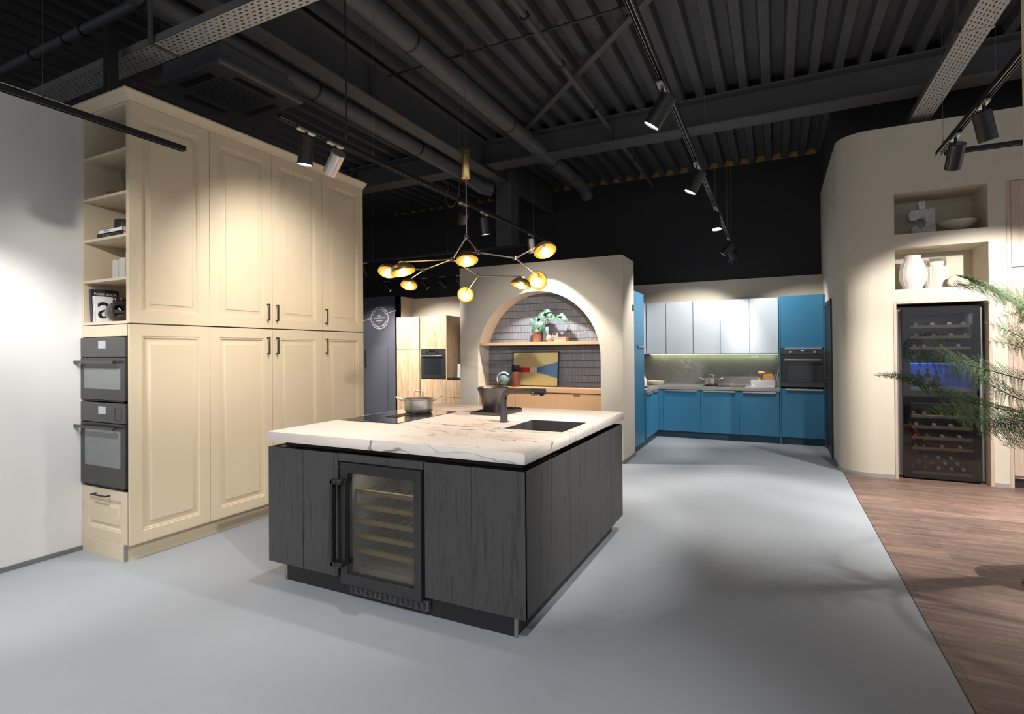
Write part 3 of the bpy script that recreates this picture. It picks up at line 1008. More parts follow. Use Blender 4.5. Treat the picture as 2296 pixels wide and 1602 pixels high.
t = thing('sink', 'dark square undermount sink set into the marble island worktop', 'sink', ((SX0 + SX1) / 2, (SY0 + SY1) / 2, 0.76))
e = 0.004
mm = M()
x0, x1, y0, y1 = SX0 + e, SX1 - e, SY0 + e, SY1 - e
zt, zb = TZ - .004, 0.765
mm.rings([[(x0, y0, zt), (x1, y0, zt), (x1, y1, zt), (x0, y1, zt)], [(x0 + .004, y0 + .004, zt), (x1 - .004, y0 + .004, zt), (x1 - .004, y1 - .004, zt), (x0 + .004, y1 - .004, zt)],
          [(x0 + .006, y0 + .006, zb), (x1 - .006, y0 + .006, zb), (x1 - .006, y1 - .006, zb), (x0 + .006, y1 - .006, zb)]], cap0=False)
mm.build('basin', 'sink_grey', t)
M().cyl(((x0 + x1) / 2, (y0 + y1) / 2 + .08, zb + .001), ((x0 + x1) / 2, (y0 + y1) / 2 + .08, zb + .004), .045, n=24).build('drain', 'nickel', t)
M().box(x0 + .006, x0 + .009, 3.36, 3.44, 0.915, 0.922).build('overflow', 'nickel', t)

t = thing('kitchen_tap', 'gunmetal pull-out kitchen tap with horizontal spout at the sink edge', 'tap', (-1.778, 3.476, TZ))
M().lathe([(0.0, 0), (0.036, 0), (0.036, .004), (0.027, .006), (0.027, .078), (0.0265, .08), (0, .08)], (-1.778, 3.476, TZ)).build('tap_base', 'dark_steel', t)
pts = [(-1.778, 3.476, TZ + .08), (-1.778, 3.476, TZ + .165)]
for k in range(1, 9):
    a = pi / 2 * k / 8
    pts.append((-1.778 + .065 * (1 - cos(a)), 3.476, TZ + .165 + .065 * sin(a)))
pts.append((-1.550, 3.474, TZ + .231))
M().tube(pts, .0225, 20).build('spout', 'dark_steel', t)
M().cyl((-1.550, 3.474, TZ + .231), (-1.452, 3.473, TZ + .231), .0235, n=20).build('spray_head', 'oven_black', t)
M().cyl((-1.478, 3.473, TZ + .212), (-1.478, 3.473, TZ + .199), .014, n=16).build('nozzle', 'black_matt', t)
M().cyl((-1.530, 3.450, TZ + .226), (-1.530, 3.440, TZ + .224), .005, n=8).build('spray_button', 'steel', t)
M().tube([(-1.756, 3.470, TZ + .172), (-1.742, 3.462, TZ + .176)], .004, 8).build('lever', 'black_matt', t)

# induction hob with a central extractor slot
t = thing('cooktop', 'flush black glass cooktop with a central extraction slot on the marble island', 'cooktop', (-2.71, 3.5, TZ))
M().box(-2.983, -2.442, 3.085, 3.895, TZ + .0004, TZ + .0052).build('glass_top', 'black_gloss', t, bevel=.0015)
M().box(-2.770, -2.660, 3.360, 3.690, TZ + .0052, TZ + .0085).build('extractor_cover', 'black_matt', t, bevel=.002)
M().tube([(-2.80 + .09 * i / 8, 3.098, TZ + .0055) for i in range(9)], .0015, 6).build('touch_control', 'silver', t)


def saucepan(name, label, c, r, h, ang, lid=True, group=None, k=1.0):
    """steel pan with two strap handles and a flat lid"""
    c = Vector(c)
    t = thing(name, label, 'pot', c, group)
    M().lathe([(0, 0), (r * .88, 0), (r * .97, .012 * k), (r, .03 * k), (r, h), (r + .006 * k, h + .004 * k), (r - .001, h + .004 * k), (r - .004, .03 * k), (0, .02 * k)], c, n=48).build('pan_body', 'steel', t)
    M().lathe([(r + .007 * k, h + .004 * k), (r + .007 * k, h + .008 * k), (r - .012 * k, h + .010 * k), (r * .8, h + .014 * k), (0, h + .016 * k)], c, n=48).build('lid', 'steel', t)
    d = Vector((cos(ang), sin(ang), 0))
    s = Vector((-sin(ang), cos(ang), 0))
    for q in (-1, 1):
        a = c + d * (q * (r + .001)) + Z * (h - .012 * k)
        w = .032 * k
        M().tube([a + s * w, a + s * w + d * (q * .028 * k) + Z * .012 * k, a + s * (w * .6) + d * (q * .068 * k) + Z * .030 * k, a + d * (q * .076 * k) + Z * .034 * k,
                  a - s * (w * .6) + d * (q * .068 * k) + Z * .030 * k, a - s * w + d * (q * .028 * k) + Z * .012 * k, a - s * w], .0055 * k, 8).build('side_handle', 'steel', t)
    z = c + Z * (h + .015 * k)
    M().tube([z - d * .036 * k, z - d * .034 * k + Z * .045 * k, z - d * .022 * k + Z * .056 * k, z + d * .022 * k + Z * .056 * k, z + d * .034 * k + Z * .045 * k, z + d * .036 * k], .0055 * k, 8).build('lid_handle', 'steel', t)
    return t


saucepan('saucepan', 'stainless steel saucepan with lid on the island cooktop', (-2.700, 3.705, TZ + .0087), 0.118, 0.108, radians(26))

# black tray and ice-bucket-like pot
t = thing('serving_tray', 'dark metal D-shaped tray behind the tap on the island', 'tray', (-2.08, 4.0, TZ))
ou = [(-2.245, 3.785), (-1.955, 3.765)] + [(-2.085 + .14 * cos(a), 4.12 + .13 * sin(a)) for a in [radians(-5 + 10 * i) for i in range(20)]]
mm = M()
n = len(ou)
cc = Vector((sum(p[0] for p in ou) / n, sum(p[1] for p in ou) / n))
def sc(k, z): return [(cc.x + (p[0] - cc.x) * k, cc.y + (p[1] - cc.y) * k, z) for p in ou]
mm.rings([sc(1, TZ), sc(1, TZ + .024), sc(.965, TZ + .024), sc(.955, TZ + .008)])
mm.build('tray_dish', 'dark_steel', t)
pc = Vector((-2.113, 3.945, TZ + .0085))
t = thing('bucket', 'dark gunmetal tapered bucket standing on the island tray', 'bucket', pc)
mm = M()
mm.lathe([(0, 0), (.082, 0), (.086, .006), (.126, .196), (.130, .205), (.127, .207), (.120, .198), (.080, .01), (0, .008)], pc, n=48)
mm.build('bucket_body', 'dark_steel', t)
M().prism([(-.028, 0), (.028, 0), (.034, -.052), (.030, -.056), (-.030, -.056), (-.034, -.052)], pc + Vector((-.120, -.05, .205)), Vector((.38, -.92, 0)).normalized(), Vector((-.35, -.12, .93)).normalized(), Vector((-.9, -.38, 0)).normalized(), .004).build('lug', 'dark_steel', t)

# built-in wine cooler
t = thing('wine_cooler', 'black undercounter wine cooler with empty wooden shelves built into the island', 'wine cooler', (-2.075, 2.7, 0.03))
cx0, cx1 = -2.398, -1.766
c = M()
c.box(cx0, cx1, IY0 + .055, IY0 + .07, .80, IZ1)
M().box(cx0 + .004, cx1 - .004, IY0, IY0 + .02, .818, IZ1).build('fascia', 'black_oak', t, bevel=.001)
a0, a1, b0, b1 = cx0 + .030, cx1 - .012, .085, .812     # door outline
yd = IY0 - .012
w0, w1, v0, v1 = -2.312, -1.826, .150, .752             # window
fr = M()
fr.box(a0, a1, yd, yd + .043, b0, v0).box(a0, a1, yd, yd + .043, v1, b1).box(a0, w0, yd, yd + .043, v0, v1).box(w1, a1, yd, yd + .043, v0, v1)
fr.build('door_frame', 'oven_black', t, bevel=.0015)
M().box(w0, w1, yd + .004, yd + .010, v0, v1).build('door_glass', 'smoke_pane', t)
hx0, hx1 = -2.408, -2.316
hd = M()
hy0, hy1 = yd - .050, yd - .002
hd.box(hx0 + .004, hx0 + .022, hy0, hy1 - .012, .200, .715).box(hx0 + .004, hx0 + .09, hy0, yd, .690, .715).box(hx0 + .004, hx0 + .09, hy0, yd, .200, .225).box(hx1 - .028, hx1, yd - .016, yd, .2, .715)
hd.build('door_handle', 'black_matt', t, bevel=.003)
inn = M()
inn.quad((w0 - .02, yd + .05, v0 - .02), (w0 - .02, yd + .05, v1 + .02), (w0 - .02, 2.98, v1 + .02), (w0 - .02, 2.98, v0 - .02))
inn.quad((w1 + .02, yd + .05, v0 - .02), (w1 + .02, yd + .05, v1 + .02), (w1 + .02, 2.98, v1 + .02), (w1 + .02, 2.98, v0 - .02))
inn.quad((w0 - .02, 2.98, v0 - .02), (w1 + .02, 2.98, v0 - .02), (w1 + .02, 2.98, v1 + .02), (w0 - .02, 2.98, v1 + .02))
inn.quad((w0 - .02, yd + .05, v1 + .02), (w1 + .02, yd + .05, v1 + .02), (w1 + .02, 2.98, v1 + .02), (w0 - .02, 2.98, v1 + .02))
inn.quad((w0 - .02, yd + .05, v0 - .02), (w1 + .02, yd + .05, v0 - .02), (w1 + .02, 2.98, v0 - .02), (w0 - .02, 2.98, v0 - .02))
inn.build('cabinet_lining', 'cooler_inner', t)
for i in range(5):
    z = .262 + i * .0905
    sh = M().box(w0 - .01, w1 + .01, yd + .085, yd + .105, z - .013, z + .013)
    sh.build('shelf_front', 'cooler_shelf', t)
    rk = M()
    for k in range(9):
        x = w0 + .02 + k * (w1 - w0 - .04) / 8
        rk.box(x - .003, x + .003, yd + .105, 2.96, z - .003, z + .003)
    rk.build('shelf_rack', 'silver', t)
gr = M().box(-2.310, -1.745, 2.470, 2.494, .03, .084)
gr.build('vent_board', 'beam_metal', t)
sl = M()
for i in range(15):
    x = -2.300 + i * .0368
    for k in range(5):
        sl.box(x, x + .027, 2.4685, 2.472, .036 + k * .009, .041 + k * .009)
sl.build('vent_slots', 'black_gap', t)
l = add_light('AREA', 'cooler_fill', (-2.07, 2.56, .768), 0.7, (1, .95, .85), t, shape='RECTANGLE', size=.4, size_y=.03)  # added fill light; no LED is visible in this cooler
l.rotation_euler = (radians(25), 0, 0)

# ================================================================== tall cream cabinet wall
CX, CXB, CY = -4.105, -4.720, 2.212
cy = [2.212, 2.812, 3.413, 4.014, 4.614]
ZB, ZS, ZT = .118, 1.696, 3.284


def bar_handle(name, p, q, N, parent, r=.005, out=.032):
    p, q, N = Vector(p), Vector(q), Vector(N)
    d = (q - p).normalized()
    s = d.cross(N)
    mm = M()
    mm.obox((p + q) / 2 + N * out, d, s, N, (q - p).length / 2 + r, r, r)
    for e_ in (p, q):
        mm.obox(e_ + N * (out / 2), d, s, N, r, r, out / 2)
    return mm.build(name, 'black_matt', parent, bevel=.001)


cnames = {1: 'second from the oven end', 2: 'third from the oven end', 3: 'at the far end beside the navy door'}
for i in range(1, 4):
    y0, y1 = cy[i] + .0022, cy[i + 1] - .0022
    t = thing('tall_cabinet', 'lower cream raised-panel cabinet %s' % cnames[i], 'kitchen cabinet', (-4.42, (y0 + y1) / 2, ZB))
    M().box(CXB, CX - .026, y0 + .001, y1 - .001, ZB, ZS - .006).build('carcass', 'cream_shaded', t)
    d = M().panel((CX, y0, ZB), Y, Z, X, y1 - y0, ZS - .006 - ZB, RAISED).build('door', 'cream', t)
    hy = y1 - .052 if i == 1 else y0 + .040
    bar_handle('handle', (CX, hy, 1.468), (CX, hy, 1.612), X, d)
    t = thing('wall_cabinet', 'upper cream raised-panel cabinet %s' % cnames[i], 'kitchen cabinet', (-4.42, (y0 + y1) / 2, ZS))
    M().box(CXB, CX - .026, y0 + .001, y1 - .001, ZS, ZT).build('carcass', 'cream_shaded', t)
    d = M().panel((CX, y0, ZS + .004), Y, Z, X, y1 - y0, ZT - ZS - .004, RAISED).build('door', 'cream', t)
    bar_handle('handle', (CX, hy, 1.772), (CX, hy, 1.912), X, d)

# oven housing (its end faces the camera) and the open shelves above it
fx0, fx1 = CXB + .003, -4.137
y0, y1 = cy[0], cy[1] - .0015
t = thing('oven_cabinet', 'lower cream oven housing cabinet holding the two built-in ovens', 'kitchen cabinet', (-4.42, 2.5, ZB))
M().panel((CX, y0, ZB), Y, Z, X, y1 - y0, ZS - .006 - ZB, RAISED).build('side_panel', 'cream', t)
M().box(fx0, fx0 + .016, y0 + .02, y1, ZB, ZS - .006).build('carcass_side', 'cream_shaded', t)
M().box(fx1 + .001, fx1 + .011, y0 + .004, y1, ZB, ZS - .006).box(fx1 - .016, fx1 + .001, y0 + .022, y1, ZB, ZS - .006).build('carcass_side', 'cream_shaded', t)
M().box(fx0 + .016, fx1 - .016, y1 - .02, y1, ZB, ZS - .006).build('carcass_back', 'cream_shaded', t)
M().box(fx0, fx1, y0, y0 + .02, 1.606, ZS - .006).build('filler_panel', 'cream', t, bevel=.001)
d = M().panel((fx0, y0, ZB + .002), X, Z, -Y, fx1 - fx0, .372, [(0, 0), (.073, 0), (.078, -.004), (.086, -.004), (.093, -.011), (.100, -.011), (.122, -.0035), (.125, 0)]).build('drawer', 'cream', t)
bar_handle('handle', (-4.535, y0, .447), (-4.355, y0, .447), -Y, d)


def oven(name, label, o, U, N, w, h, panel_h, parts):
    """built-in oven: control panel, door with window, bar handle"""
    o, U, N = Vector(o), Vector(U), Vector(N)
    t = thing(name, label, 'oven', o + U * (w / 2))
    M().obox(o + U * (w / 2) + Z * (h / 2) - N * .26, U, N, Z, w / 2 - .022, .24, h / 2 - .012).build('oven_body', 'black_matt', t)
    pz = h - panel_h
    M().panel(o + Z * (pz + .004), U, Z, N, w, panel_h - .006, [(0, .012), (.002, .014)]).build('control_panel', parts.get('panel', 'oven_panel'), t)
    dr = M().panel(o + Z * .014, U, Z, N, w, pz - .016, [(0, .012), (.002, .014)]).build('oven_door', parts.get('door', 'oven_black'), t)
    g = parts['win']
    M().panel(o + U * g[0] + Z * g[2] + N * .0145, U, Z, N, g[1] - g[0], g[3] - g[2], [(0, .001)], .001).build('oven_window', parts.get('glass', 'oven_glass'), dr)
    hz = pz - .016 - .035
    if 'hz' in parts: hz = parts['hz']
    hm = M()
    e0, e1 = parts.get('hx', (.02, w - .02))
    hm.obox(o + U * ((e0 + e1) / 2) + Z * hz + N * .052, U, N, Z, (e1 - e0) / 2, .007, .010)
    for e_ in (e0 + .05, e1 - .05):
        hm.obox(o + U * e_ + Z * hz + N * .033, U, N, Z, .008, .016, .007)
    hm.build('oven_handle', parts.get('handle', 'dark_steel'), dr, bevel=.002)
    M().obox(o + U * (w / 2) + Z * .008 + N * .004, U, N, Z, w / 2 - .02, .006, .004).build('bottom_trim', 'black_gap', t)
    return t, dr


OU = X
ow = fx1 - fx0
t, dr = oven('oven', 'compact black built-in oven, the upper of the two in the cream cabinet', (fx0, y0, 1.128), X, -Y, ow, .474, .150, dict(win=(.055, ow - .055, .095, .245), hz=.293, hx=(-.02, ow - .075)))
M().panel((-4.475, y0 - .0145, 1.520), X, Z, -Y, .095, .055, [(0, .001)], .001).build('display', 'display', t)
tm = text_mesh('A', .02, (-4.43, y0 - .0155, 1.17), X, Z, -Y, 'maker_mark', 'oven_panel', dr) if False else None
for k, z in ((0, 1.54), (1, 1.555)):
    mmk = M()
    for s in (-1, 1):
        for j in range(2):
            mmk.cyl((-4.428 + s * (.07 + .02 * j), y0 - .0145, 1.53), (-4.428 + s * (.07 + .02 * j), y0 - .0155, 1.53), .002, n=8)
mmk.build('touch_marks', 'silver', t)
t, dr = oven('oven', 'tall black built-in steam oven, the lower of the two in the cream cabinet', (fx0, y0, .502), X, -Y, ow, .622, .150, dict(win=(.062, ow - .055, .155, .420), hz=.441, hx=(-.012, ow - .075)))
M().panel((-4.475, y0 - .0145, 1.040), X, Z, -Y, .095, .055, [(0, .001)], .001).build('display', 'display', t)
wt_ = M()
for a, b, c_, d_ in ((-4.262, -4.180, .998, 1.000), (-4.262, -4.180, 1.086, 1.088), (-4.262, -4.260, .998, 1.088), (-4.182, -4.180, .998, 1.088)):
    wt_.box(a, b, y0 - .0152, y0 - .0142, c_, d_)
wt_.build('water_tank_outline', 'black_gap', t)
rk = M()
for z in (.68, .72, .76, .80, .84):
    for x in (-4.63, -4.585):
        rk.box(x, x + .008, y0 - .0165, y0 - .0155, z, z + .003)
rk.build('rack_marks', 'silver', dr)

t = thing('open_shelf_cabinet', 'tall open cream shelf unit above the built-in ovens', 'shelf unit', (-4.42, 2.5, ZS))
M().panel((CX, y0, ZS + .004), Y, Z, X, y1 - y0, ZT - ZS - .004, RAISED).build('side_panel', 'cream', t)
M().box(fx0, fx0 + .018, y0, y1, ZS, ZT).build('carcass_side', 'cream', t, bevel=.001)
M().box(fx1 - .010, fx1 + .011, y0, y1, ZS, ZT).build('carcass_side', 'cream', t, bevel=.001)
M().box(fx0 + .018, fx1 - .010, y1 - .02, y1, ZS, ZT).build('carcass_back', 'cream', t)
M().box(fx0 + .018, fx1 - .010, y0, y1 - .02, ZT - .02, ZT).build('carcass_top', 'cream', t)
SHZ = [ZS, 2.012, 2.320, 2.630, 2.940]
for z in SHZ:
    M().box(fx0 + .018, fx1 - .010, y0 + .001, y1 - .02, z, z + .020).build('shelf', 'cream', t, bevel=.001)

# cornice and plinth
prof = [(0, 0), (.012, 0), (.020, .006), (.024, .016), (.036, .024), (.052, .034), (.062, .046), (.066, .050), (.066, .062), (0, .062)]
loop = []
for d_, z in prof:
    xo = CX + d_ - .004
    yo = CY - d_ + .004
    loop.append([(CXB - .0, yo, ZT + .002 + z), (xo, yo, ZT + .002 + z), (xo, cy[4], ZT + .002 + z)])
mm = M()
b0 = 0
flat = [Vector(p) for r in loop for p in r]
fs = []
n = len(prof)
for i in range(n):
    j = (i + 1) % n
    for k in range(2):
        fs.append((i * 3 + k, i * 3 + k + 1, j * 3 + k + 1, j * 3 + k))
fs.append(tuple(i * 3 for i in range(n)))
fs.append(tuple(i * 3 + 2 for i in reversed(range(n))))
mm.add(flat, fs)
mm.box(CXB, CX - .01, CY + .01, cy[4], ZT + .002, ZT + .03)
o = mm.build('cornice', 'cream', ang=22)
tag(o, 'moulded cream cornice running along the top of the tall cabinets', 'cornice')
t = thing('cabinet_plinth', 'recessed cream plinth under the tall cream cabinets', 'plinth', (-4.43, 3.4, 0))
M().box(CXB + .005, -4.160, 2.208, 2.222, .0, ZB).build('plinth_front', 'cream', t)
M().box(-4.166, -4.152, 2.222, cy[4], .0, ZB).build('plinth_side', 'cream', t)
M().box(-4.168, -4.150, 2.204, 2.222, 0, ZB - .002).build('corner_strip', 'nickel', t)

# --- things on the open shelves
def book(name, label, c, ux, uy, uz, L_, W_, T_, cover, group=None):
    """book lying in its own axes: spine along ux, cover normal uz"""
    c, ux, uy, uz = Vector(c), Vector(ux).normalized(), Vector(uy).normalized(), Vector(uz).normalized()
    t = thing(name, label, 'book', c, group)
    mm = M()
    k = .003
    mm.obox(c + uz * (T_ / 2 - k / 2), ux, uy, uz, L_ / 2, W_ / 2, k / 2).obox(c - uz * (T_ / 2 - k / 2), ux, uy, uz, L_ / 2, W_ / 2, k / 2)
    mm.obox(c - uy * (W_ / 2 - k / 2), ux, uy, uz, L_ / 2, k / 2, T_ / 2)
    mm.build('cover', cover, t)
    M().obox(c + uy * .002, ux, uy, uz, L_ / 2 - .004, W_ / 2 - .006, T_ / 2 - k).build('pages', 'paper_edge', t)
    return t


s3 = SHZ[2] + .0205
t = book('book', 'black coffee-table book at the bottom of the small stack on the middle shelf', (-4.392, 2.355, s3 + .0165), X, Y, Z, .325, .25, .032, 'cover_black')
text_mesh('EAT  DRINK', .016, (-4.43, 2.2295, s3 + .0165), X, Z, -Y, 'spine_lettering', 'silver', t)
t = book('book', 'white coffee-table book on top of the small stack on the middle shelf', (-4.385, 2.352, s3 + .0485), X, Y, Z, .30, .24, .030, 'paper_white')
text_mesh('INTERIORS', .016, (-4.43, 2.2315, s3 + .0485), X, Z, -Y, 'spine_lettering', 'cover_black', t)
o = M().lathe([(0, 0), (.062, 0), (.066, .005), (.066, .082), (.062, .088), (.055, .09), (0, .09)], (-4.44, 2.36, s3 + .0645), n=32).build('lidded_pot', 'cover_black')
tag(o, 'round black pot standing on the stacked books on the middle shelf', 'pot')
s4 = SHZ[1] + .0205
t = thing('stone_bookend', 'white stone blocks standing on the fourth shelf from the top', 'ornament', (-4.50, 2.36, s4))
M().prism([(0, 0), (.075, 0), (.072, .16), (.04, .172), (.004, .168)], (-4.555, 2.33, s4), X, Z, Y, .09).build('front_block', 'white_stone', t, bevel=.006)
M().prism([(0, 0), (.08, 0), (.08, .17), (.05, .178), (.004, .17)], (-4.472, 2.33, s4), X, Z, Y, .09).build('front_block', 'white_stone', t, bevel=.006)
M().prism([(0, 0), (.14, 0), (.14, .250), (.03, .255), (0, .242)], (-4.555, 2.425, s4), X, Z, Y, .07).build('rear_block', 'white_stone', t, bevel=.006)
s5 = SHZ[0] + .0205
up = Vector((-.10, 0, 1)).normalized()
cn = Vector((1, 0, .10)).normalized()          # cover normal, towards the right
bc = Vector((-4.642, 2.325, s5 + .130))
t = book('book', 'dark cookbook standing at the left end of the bottom open shelf', bc, up, Y, cn, .250, .190, .034, 'cover_navy')
text_mesh('PASSIE VOOR', .026, bc + up * .088 + cn * .0176 - Y * .000, Y, up, cn, 'cover_lettering', 'paper_white', t)
text_mesh('DESEM', .042, bc + up * .052 + cn * .0176 + Y * .01, Y, up, cn, 'cover_lettering', 'paper_white', t)
up2 = Vector((-.06, 0, 1)).normalized()
cn2 = Vector((1, 0, .06)).normalized()
bc2 = Vector((-4.590, 2.287, s5 + .1005))
t = book('book', 'white book with large black curved letter standing beside the dark cookbook', bc2, up2, Y, cn2, .195, .122, .030, 'paper_white')
text_mesh('a', .27, bc2 + up2 * .012 + cn2 * .0157 + Y * .006, Y, up2, cn2, 'cover_lettering', 'cover_black', t)
text_mesh('ARCHITECT AND DESIGN', .014, bc2 - Y * .0616, up2, -cn2, -Y, 'spine_lettering', 'cover_black', t)
gv = M().lathe([(0, 0), (.05, 0), (.088, .012), (.114, .045), (.118, .078), (.110, .112), (.085, .140), (.045, .156), (.022, .163), (.020, .170), (.025, .184), (.022, .184), (.017, .170), (.020, .161), (.083, .136), (.106, .110), (.113, .078), (.109, .047), (.084, .017), (0, .006)], (-4.432, 2.350, s5 + .0008), n=40).build('glass_vase', 'grey_glass')
tag(gv, 'rounded smoky glass vase on the bottom open shelf', 'vase')
s2 = SHZ[3] + .0205
gv = M().lathe([(0, 0), (.07, 0), (.072, .01), (.060, .02), (.052, .06), (.056, .14), (.075, .225), (.073, .225), (.052, .14), (.048, .06), (.054, .024), (0, .014)], (-4.50, 2.447, s2 + .001), n=32).build('glass_vase', 'clear_glass')
tag(gv, 'tall flared clear glass vase on the second shelf from the top', 'vase')
gv = M().lathe([(0, 0), (.05, 0), (.085, .012), (.10, .022), (.097, .024), (.05, .006), (0, .006)], (-4.38, 2.312, s2 + .001), n=32).build('glass_dish', 'clear_glass')
tag(gv, 'shallow clear glass dish on the second shelf from the top', 'dish')

# ================================================================== blue kitchen
BY = 9.25
ZW0, ZW1 = .812, .860
WB = BACK - .022


def grip(name, p, q, N, parent, out=.022):
    """flat edge grip on the top edge of a front"""
    p, q, N = Vector(p), Vector(q), Vector(N)
    d = (q - p).normalized()
    mm = M()
    mm.obox((p + q) / 2 + N * out * .5, d, N, Z, (q - p).length / 2, out / 2, .002)
    mm.obox((p + q) / 2 + N * out - Z * .010, d, N, Z, (q - p).length / 2, .002, .011)
    return mm.build(name, 'silver', parent)


bx = [-1.708, -1.110, -.527, .050]
lab = ['blue base cabinet next to the corner of the blue kitchen', 'blue base cabinet under the cooktop of the blue kitchen', 'blue base cabinet under the grey price sign beside the blue oven tower']
for i in range(3):
    a, b = bx[i] + .002, bx[i + 1] - .002
    t = thing('base_cabinet', lab[i], 'kitchen cabinet', ((a + b) / 2, 9.55, .11))
    M().box(a, b, BY + .02, WB, .11, ZW0 - .003).build('carcass', 'blue_dark', t)
    d = M().box(a, b, BY, BY + .019, .112, ZW0 - .008).build('door', 'blue', t, bevel=.0015)
    grip('handle', (a + .05, BY, ZW0 - .012), (b - .05, BY, ZW0 - .012), -Y, d)
t = thing('base_cabinet', 'narrow blue corner filler between the two runs of the blue kitchen', 'kitchen cabinet', (-1.75, 9.3, .11))
M().box(-1.780, bx[0] - .001, BY + .001, BY + .02, .112, ZW0 - .004).build('filler_panel', 'blue', t)
M().box(-2.39, bx[0] - .002, BY + .021, WB, .11, ZW0 - .003).build('carcass', 'blue_dark', t)
ly = [8.245, 8.745, 9.249]
lab = ['blue base cabinet of the left run beside the tall blue cabinet', 'blue base cabinet of the left run next to the kitchen corner']
for i in range(2):
    a, b = ly[i] + .002, ly[i + 1] - .002
    t = thing('base_cabinet', lab[i], 'kitchen cabinet', (-2.0, (a + b) / 2, .11))
    M().box(-2.39, -1.801, a, b, .11, .62).build('carcass', 'blue_dark', t)
    d = M().box(-1.800, -1.781, a, b, .112, ZW0 - .008).build('door', 'blue', t, bevel=.0015)
    grip('handle', (-1.781, a + .05, ZW0 - .012), (-1.781, b - .06, ZW0 - .012), X, d)
t = thing('tall_cabinet', 'tall blue cabinet at the left end of the blue kitchen beside the arched wall', 'kitchen cabinet', (-2.1, 7.94, .08))
M().box(-2.39, -1.822, 7.60, 8.242, .08, 2.322).build('carcass', 'blue', t)
d = M().box(-1.821, -1.800, 7.602, 8.240, .082, 1.538).build('lower_door', 'blue', t, bevel=.0015)
grip('handle', (-1.800, 7.80, 1.530), (-1.800, 8.22, 1.530), X, d)
M().box(-1.821, -1.800, 7.602, 8.240, 1.548, 2.322).build('upper_door', 'blue', t, bevel=.0015)
TW = (.078, .650)
t = thing('oven_tower', 'tall blue oven cabinet at the right end of the blue kitchen', 'kitchen cabinet', (.36, 9.5, .11))
M().box(.056, .0745, BY - .005, WB, .0, 2.290).build('carcass_side', 'blue', t, bevel=.0015)
M().box(.654, .674, BY - .005, WB, .0, 2.290).build('carcass_side', 'blue', t, bevel=.0015)
M().box(.0745, .654, BY + .02, WB, 1.49, 2.288).box(.0745, .654, BY + .02, WB, .11, .868).build('carcass', 'blue_dark', t)
d = M().box(TW[0], TW[1], BY, BY + .019, 1.482, 2.286).build('upper_door', 'blue', t, bevel=.0015)
grip('handle', (TW[0] + .05, BY, 1.484), (TW[1] - .03, BY, 1.484), -Y, d)
d = M().box(TW[0], TW[1], BY, BY + .019, .112, .860).build('lower_door', 'blue', t, bevel=.0015)
grip('handle', (TW[0] + .06, BY, .858), (TW[1] - .02, BY, .858), -Y, d)
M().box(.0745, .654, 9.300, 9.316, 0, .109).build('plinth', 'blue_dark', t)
t, dr = oven('oven', 'black built-in oven with round knobs in the tall blue cabinet', (TW[0] + .001, BY, .878), X, -Y, TW[1] - TW[0] - .002, .594, .085,
             dict(win=(.085, .475, .085, .385), hz=.425, handle='silver', glass='oven_glass_dark', hx=(.045, .53)))
for x in (TW[0] + .125, TW[0] + .455):
    M().cyl((x, BY - .014, 1.422), (x, BY - .034, 1.422), .018, n=24).build('knob', 'silver', t)
M().box(TW[0] + .20, TW[0] + .375, BY - .0155, BY - .0145, 1.425, 1.460).build('display', 'black_gloss', t)
text_mesh('12:00', .020, (TW[0] + .288, BY - .016, 1.442), X, Z, -Y, 'clock_digits', 'display_blue', t)
M().box(TW[0] + .004, TW[1] - .004, BY - .0165, BY - .014, .893, .950).build('lower_trim', 'oven_panel', dr)

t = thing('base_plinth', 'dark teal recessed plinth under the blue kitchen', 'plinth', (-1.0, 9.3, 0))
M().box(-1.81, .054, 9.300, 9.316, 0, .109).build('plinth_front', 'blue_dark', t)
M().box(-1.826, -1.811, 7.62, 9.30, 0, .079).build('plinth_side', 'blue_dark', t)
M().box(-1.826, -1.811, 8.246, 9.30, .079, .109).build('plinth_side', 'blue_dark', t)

# worktop of the blue kitchen: L with a sink in the left run
wk = M()
wk.box(-1.775, .054, BY - .012, WB, ZW0, ZW1)
wk.box(-2.39, -1.775, 9.02, WB, ZW0, ZW1).box(-2.39, -1.775, 8.245, 8.46, ZW0, ZW1).box(-2.39, -2.26, 8.46, 9.02, ZW0, ZW1).box(-1.88, -1.775, 8.46, 9.02, ZW0, ZW1)
o = wk.build('stone_worktop', 'greystone')
tag(o, 'grey stone worktop of the blue kitchen', 'worktop')
o = M().rings([[(-2.255, 8.465, ZW1 - .004), (-1.885, 8.465, ZW1 - .004), (-1.885, 9.015, ZW1 - .004), (-2.255, 9.015, ZW1 - .004)], [(-2.245, 8.475, .68), (-1.895, 8.475, .68), (-1.895, 9.005, .68), (-2.245, 9.005, .68)]], cap0=False).build('sink', 'dark_steel')
tag(o, 'dark sink set into the left worktop of the blue kitchen', 'sink')
o = M().box(-2.39, .054, WB - .012, WB - .001, ZW1 + .001, 1.372).build('backsplash', 'greystone')
tag(o, 'grey veined stone backsplash between the blue base and pale blue wall cabinets', 'backsplash')

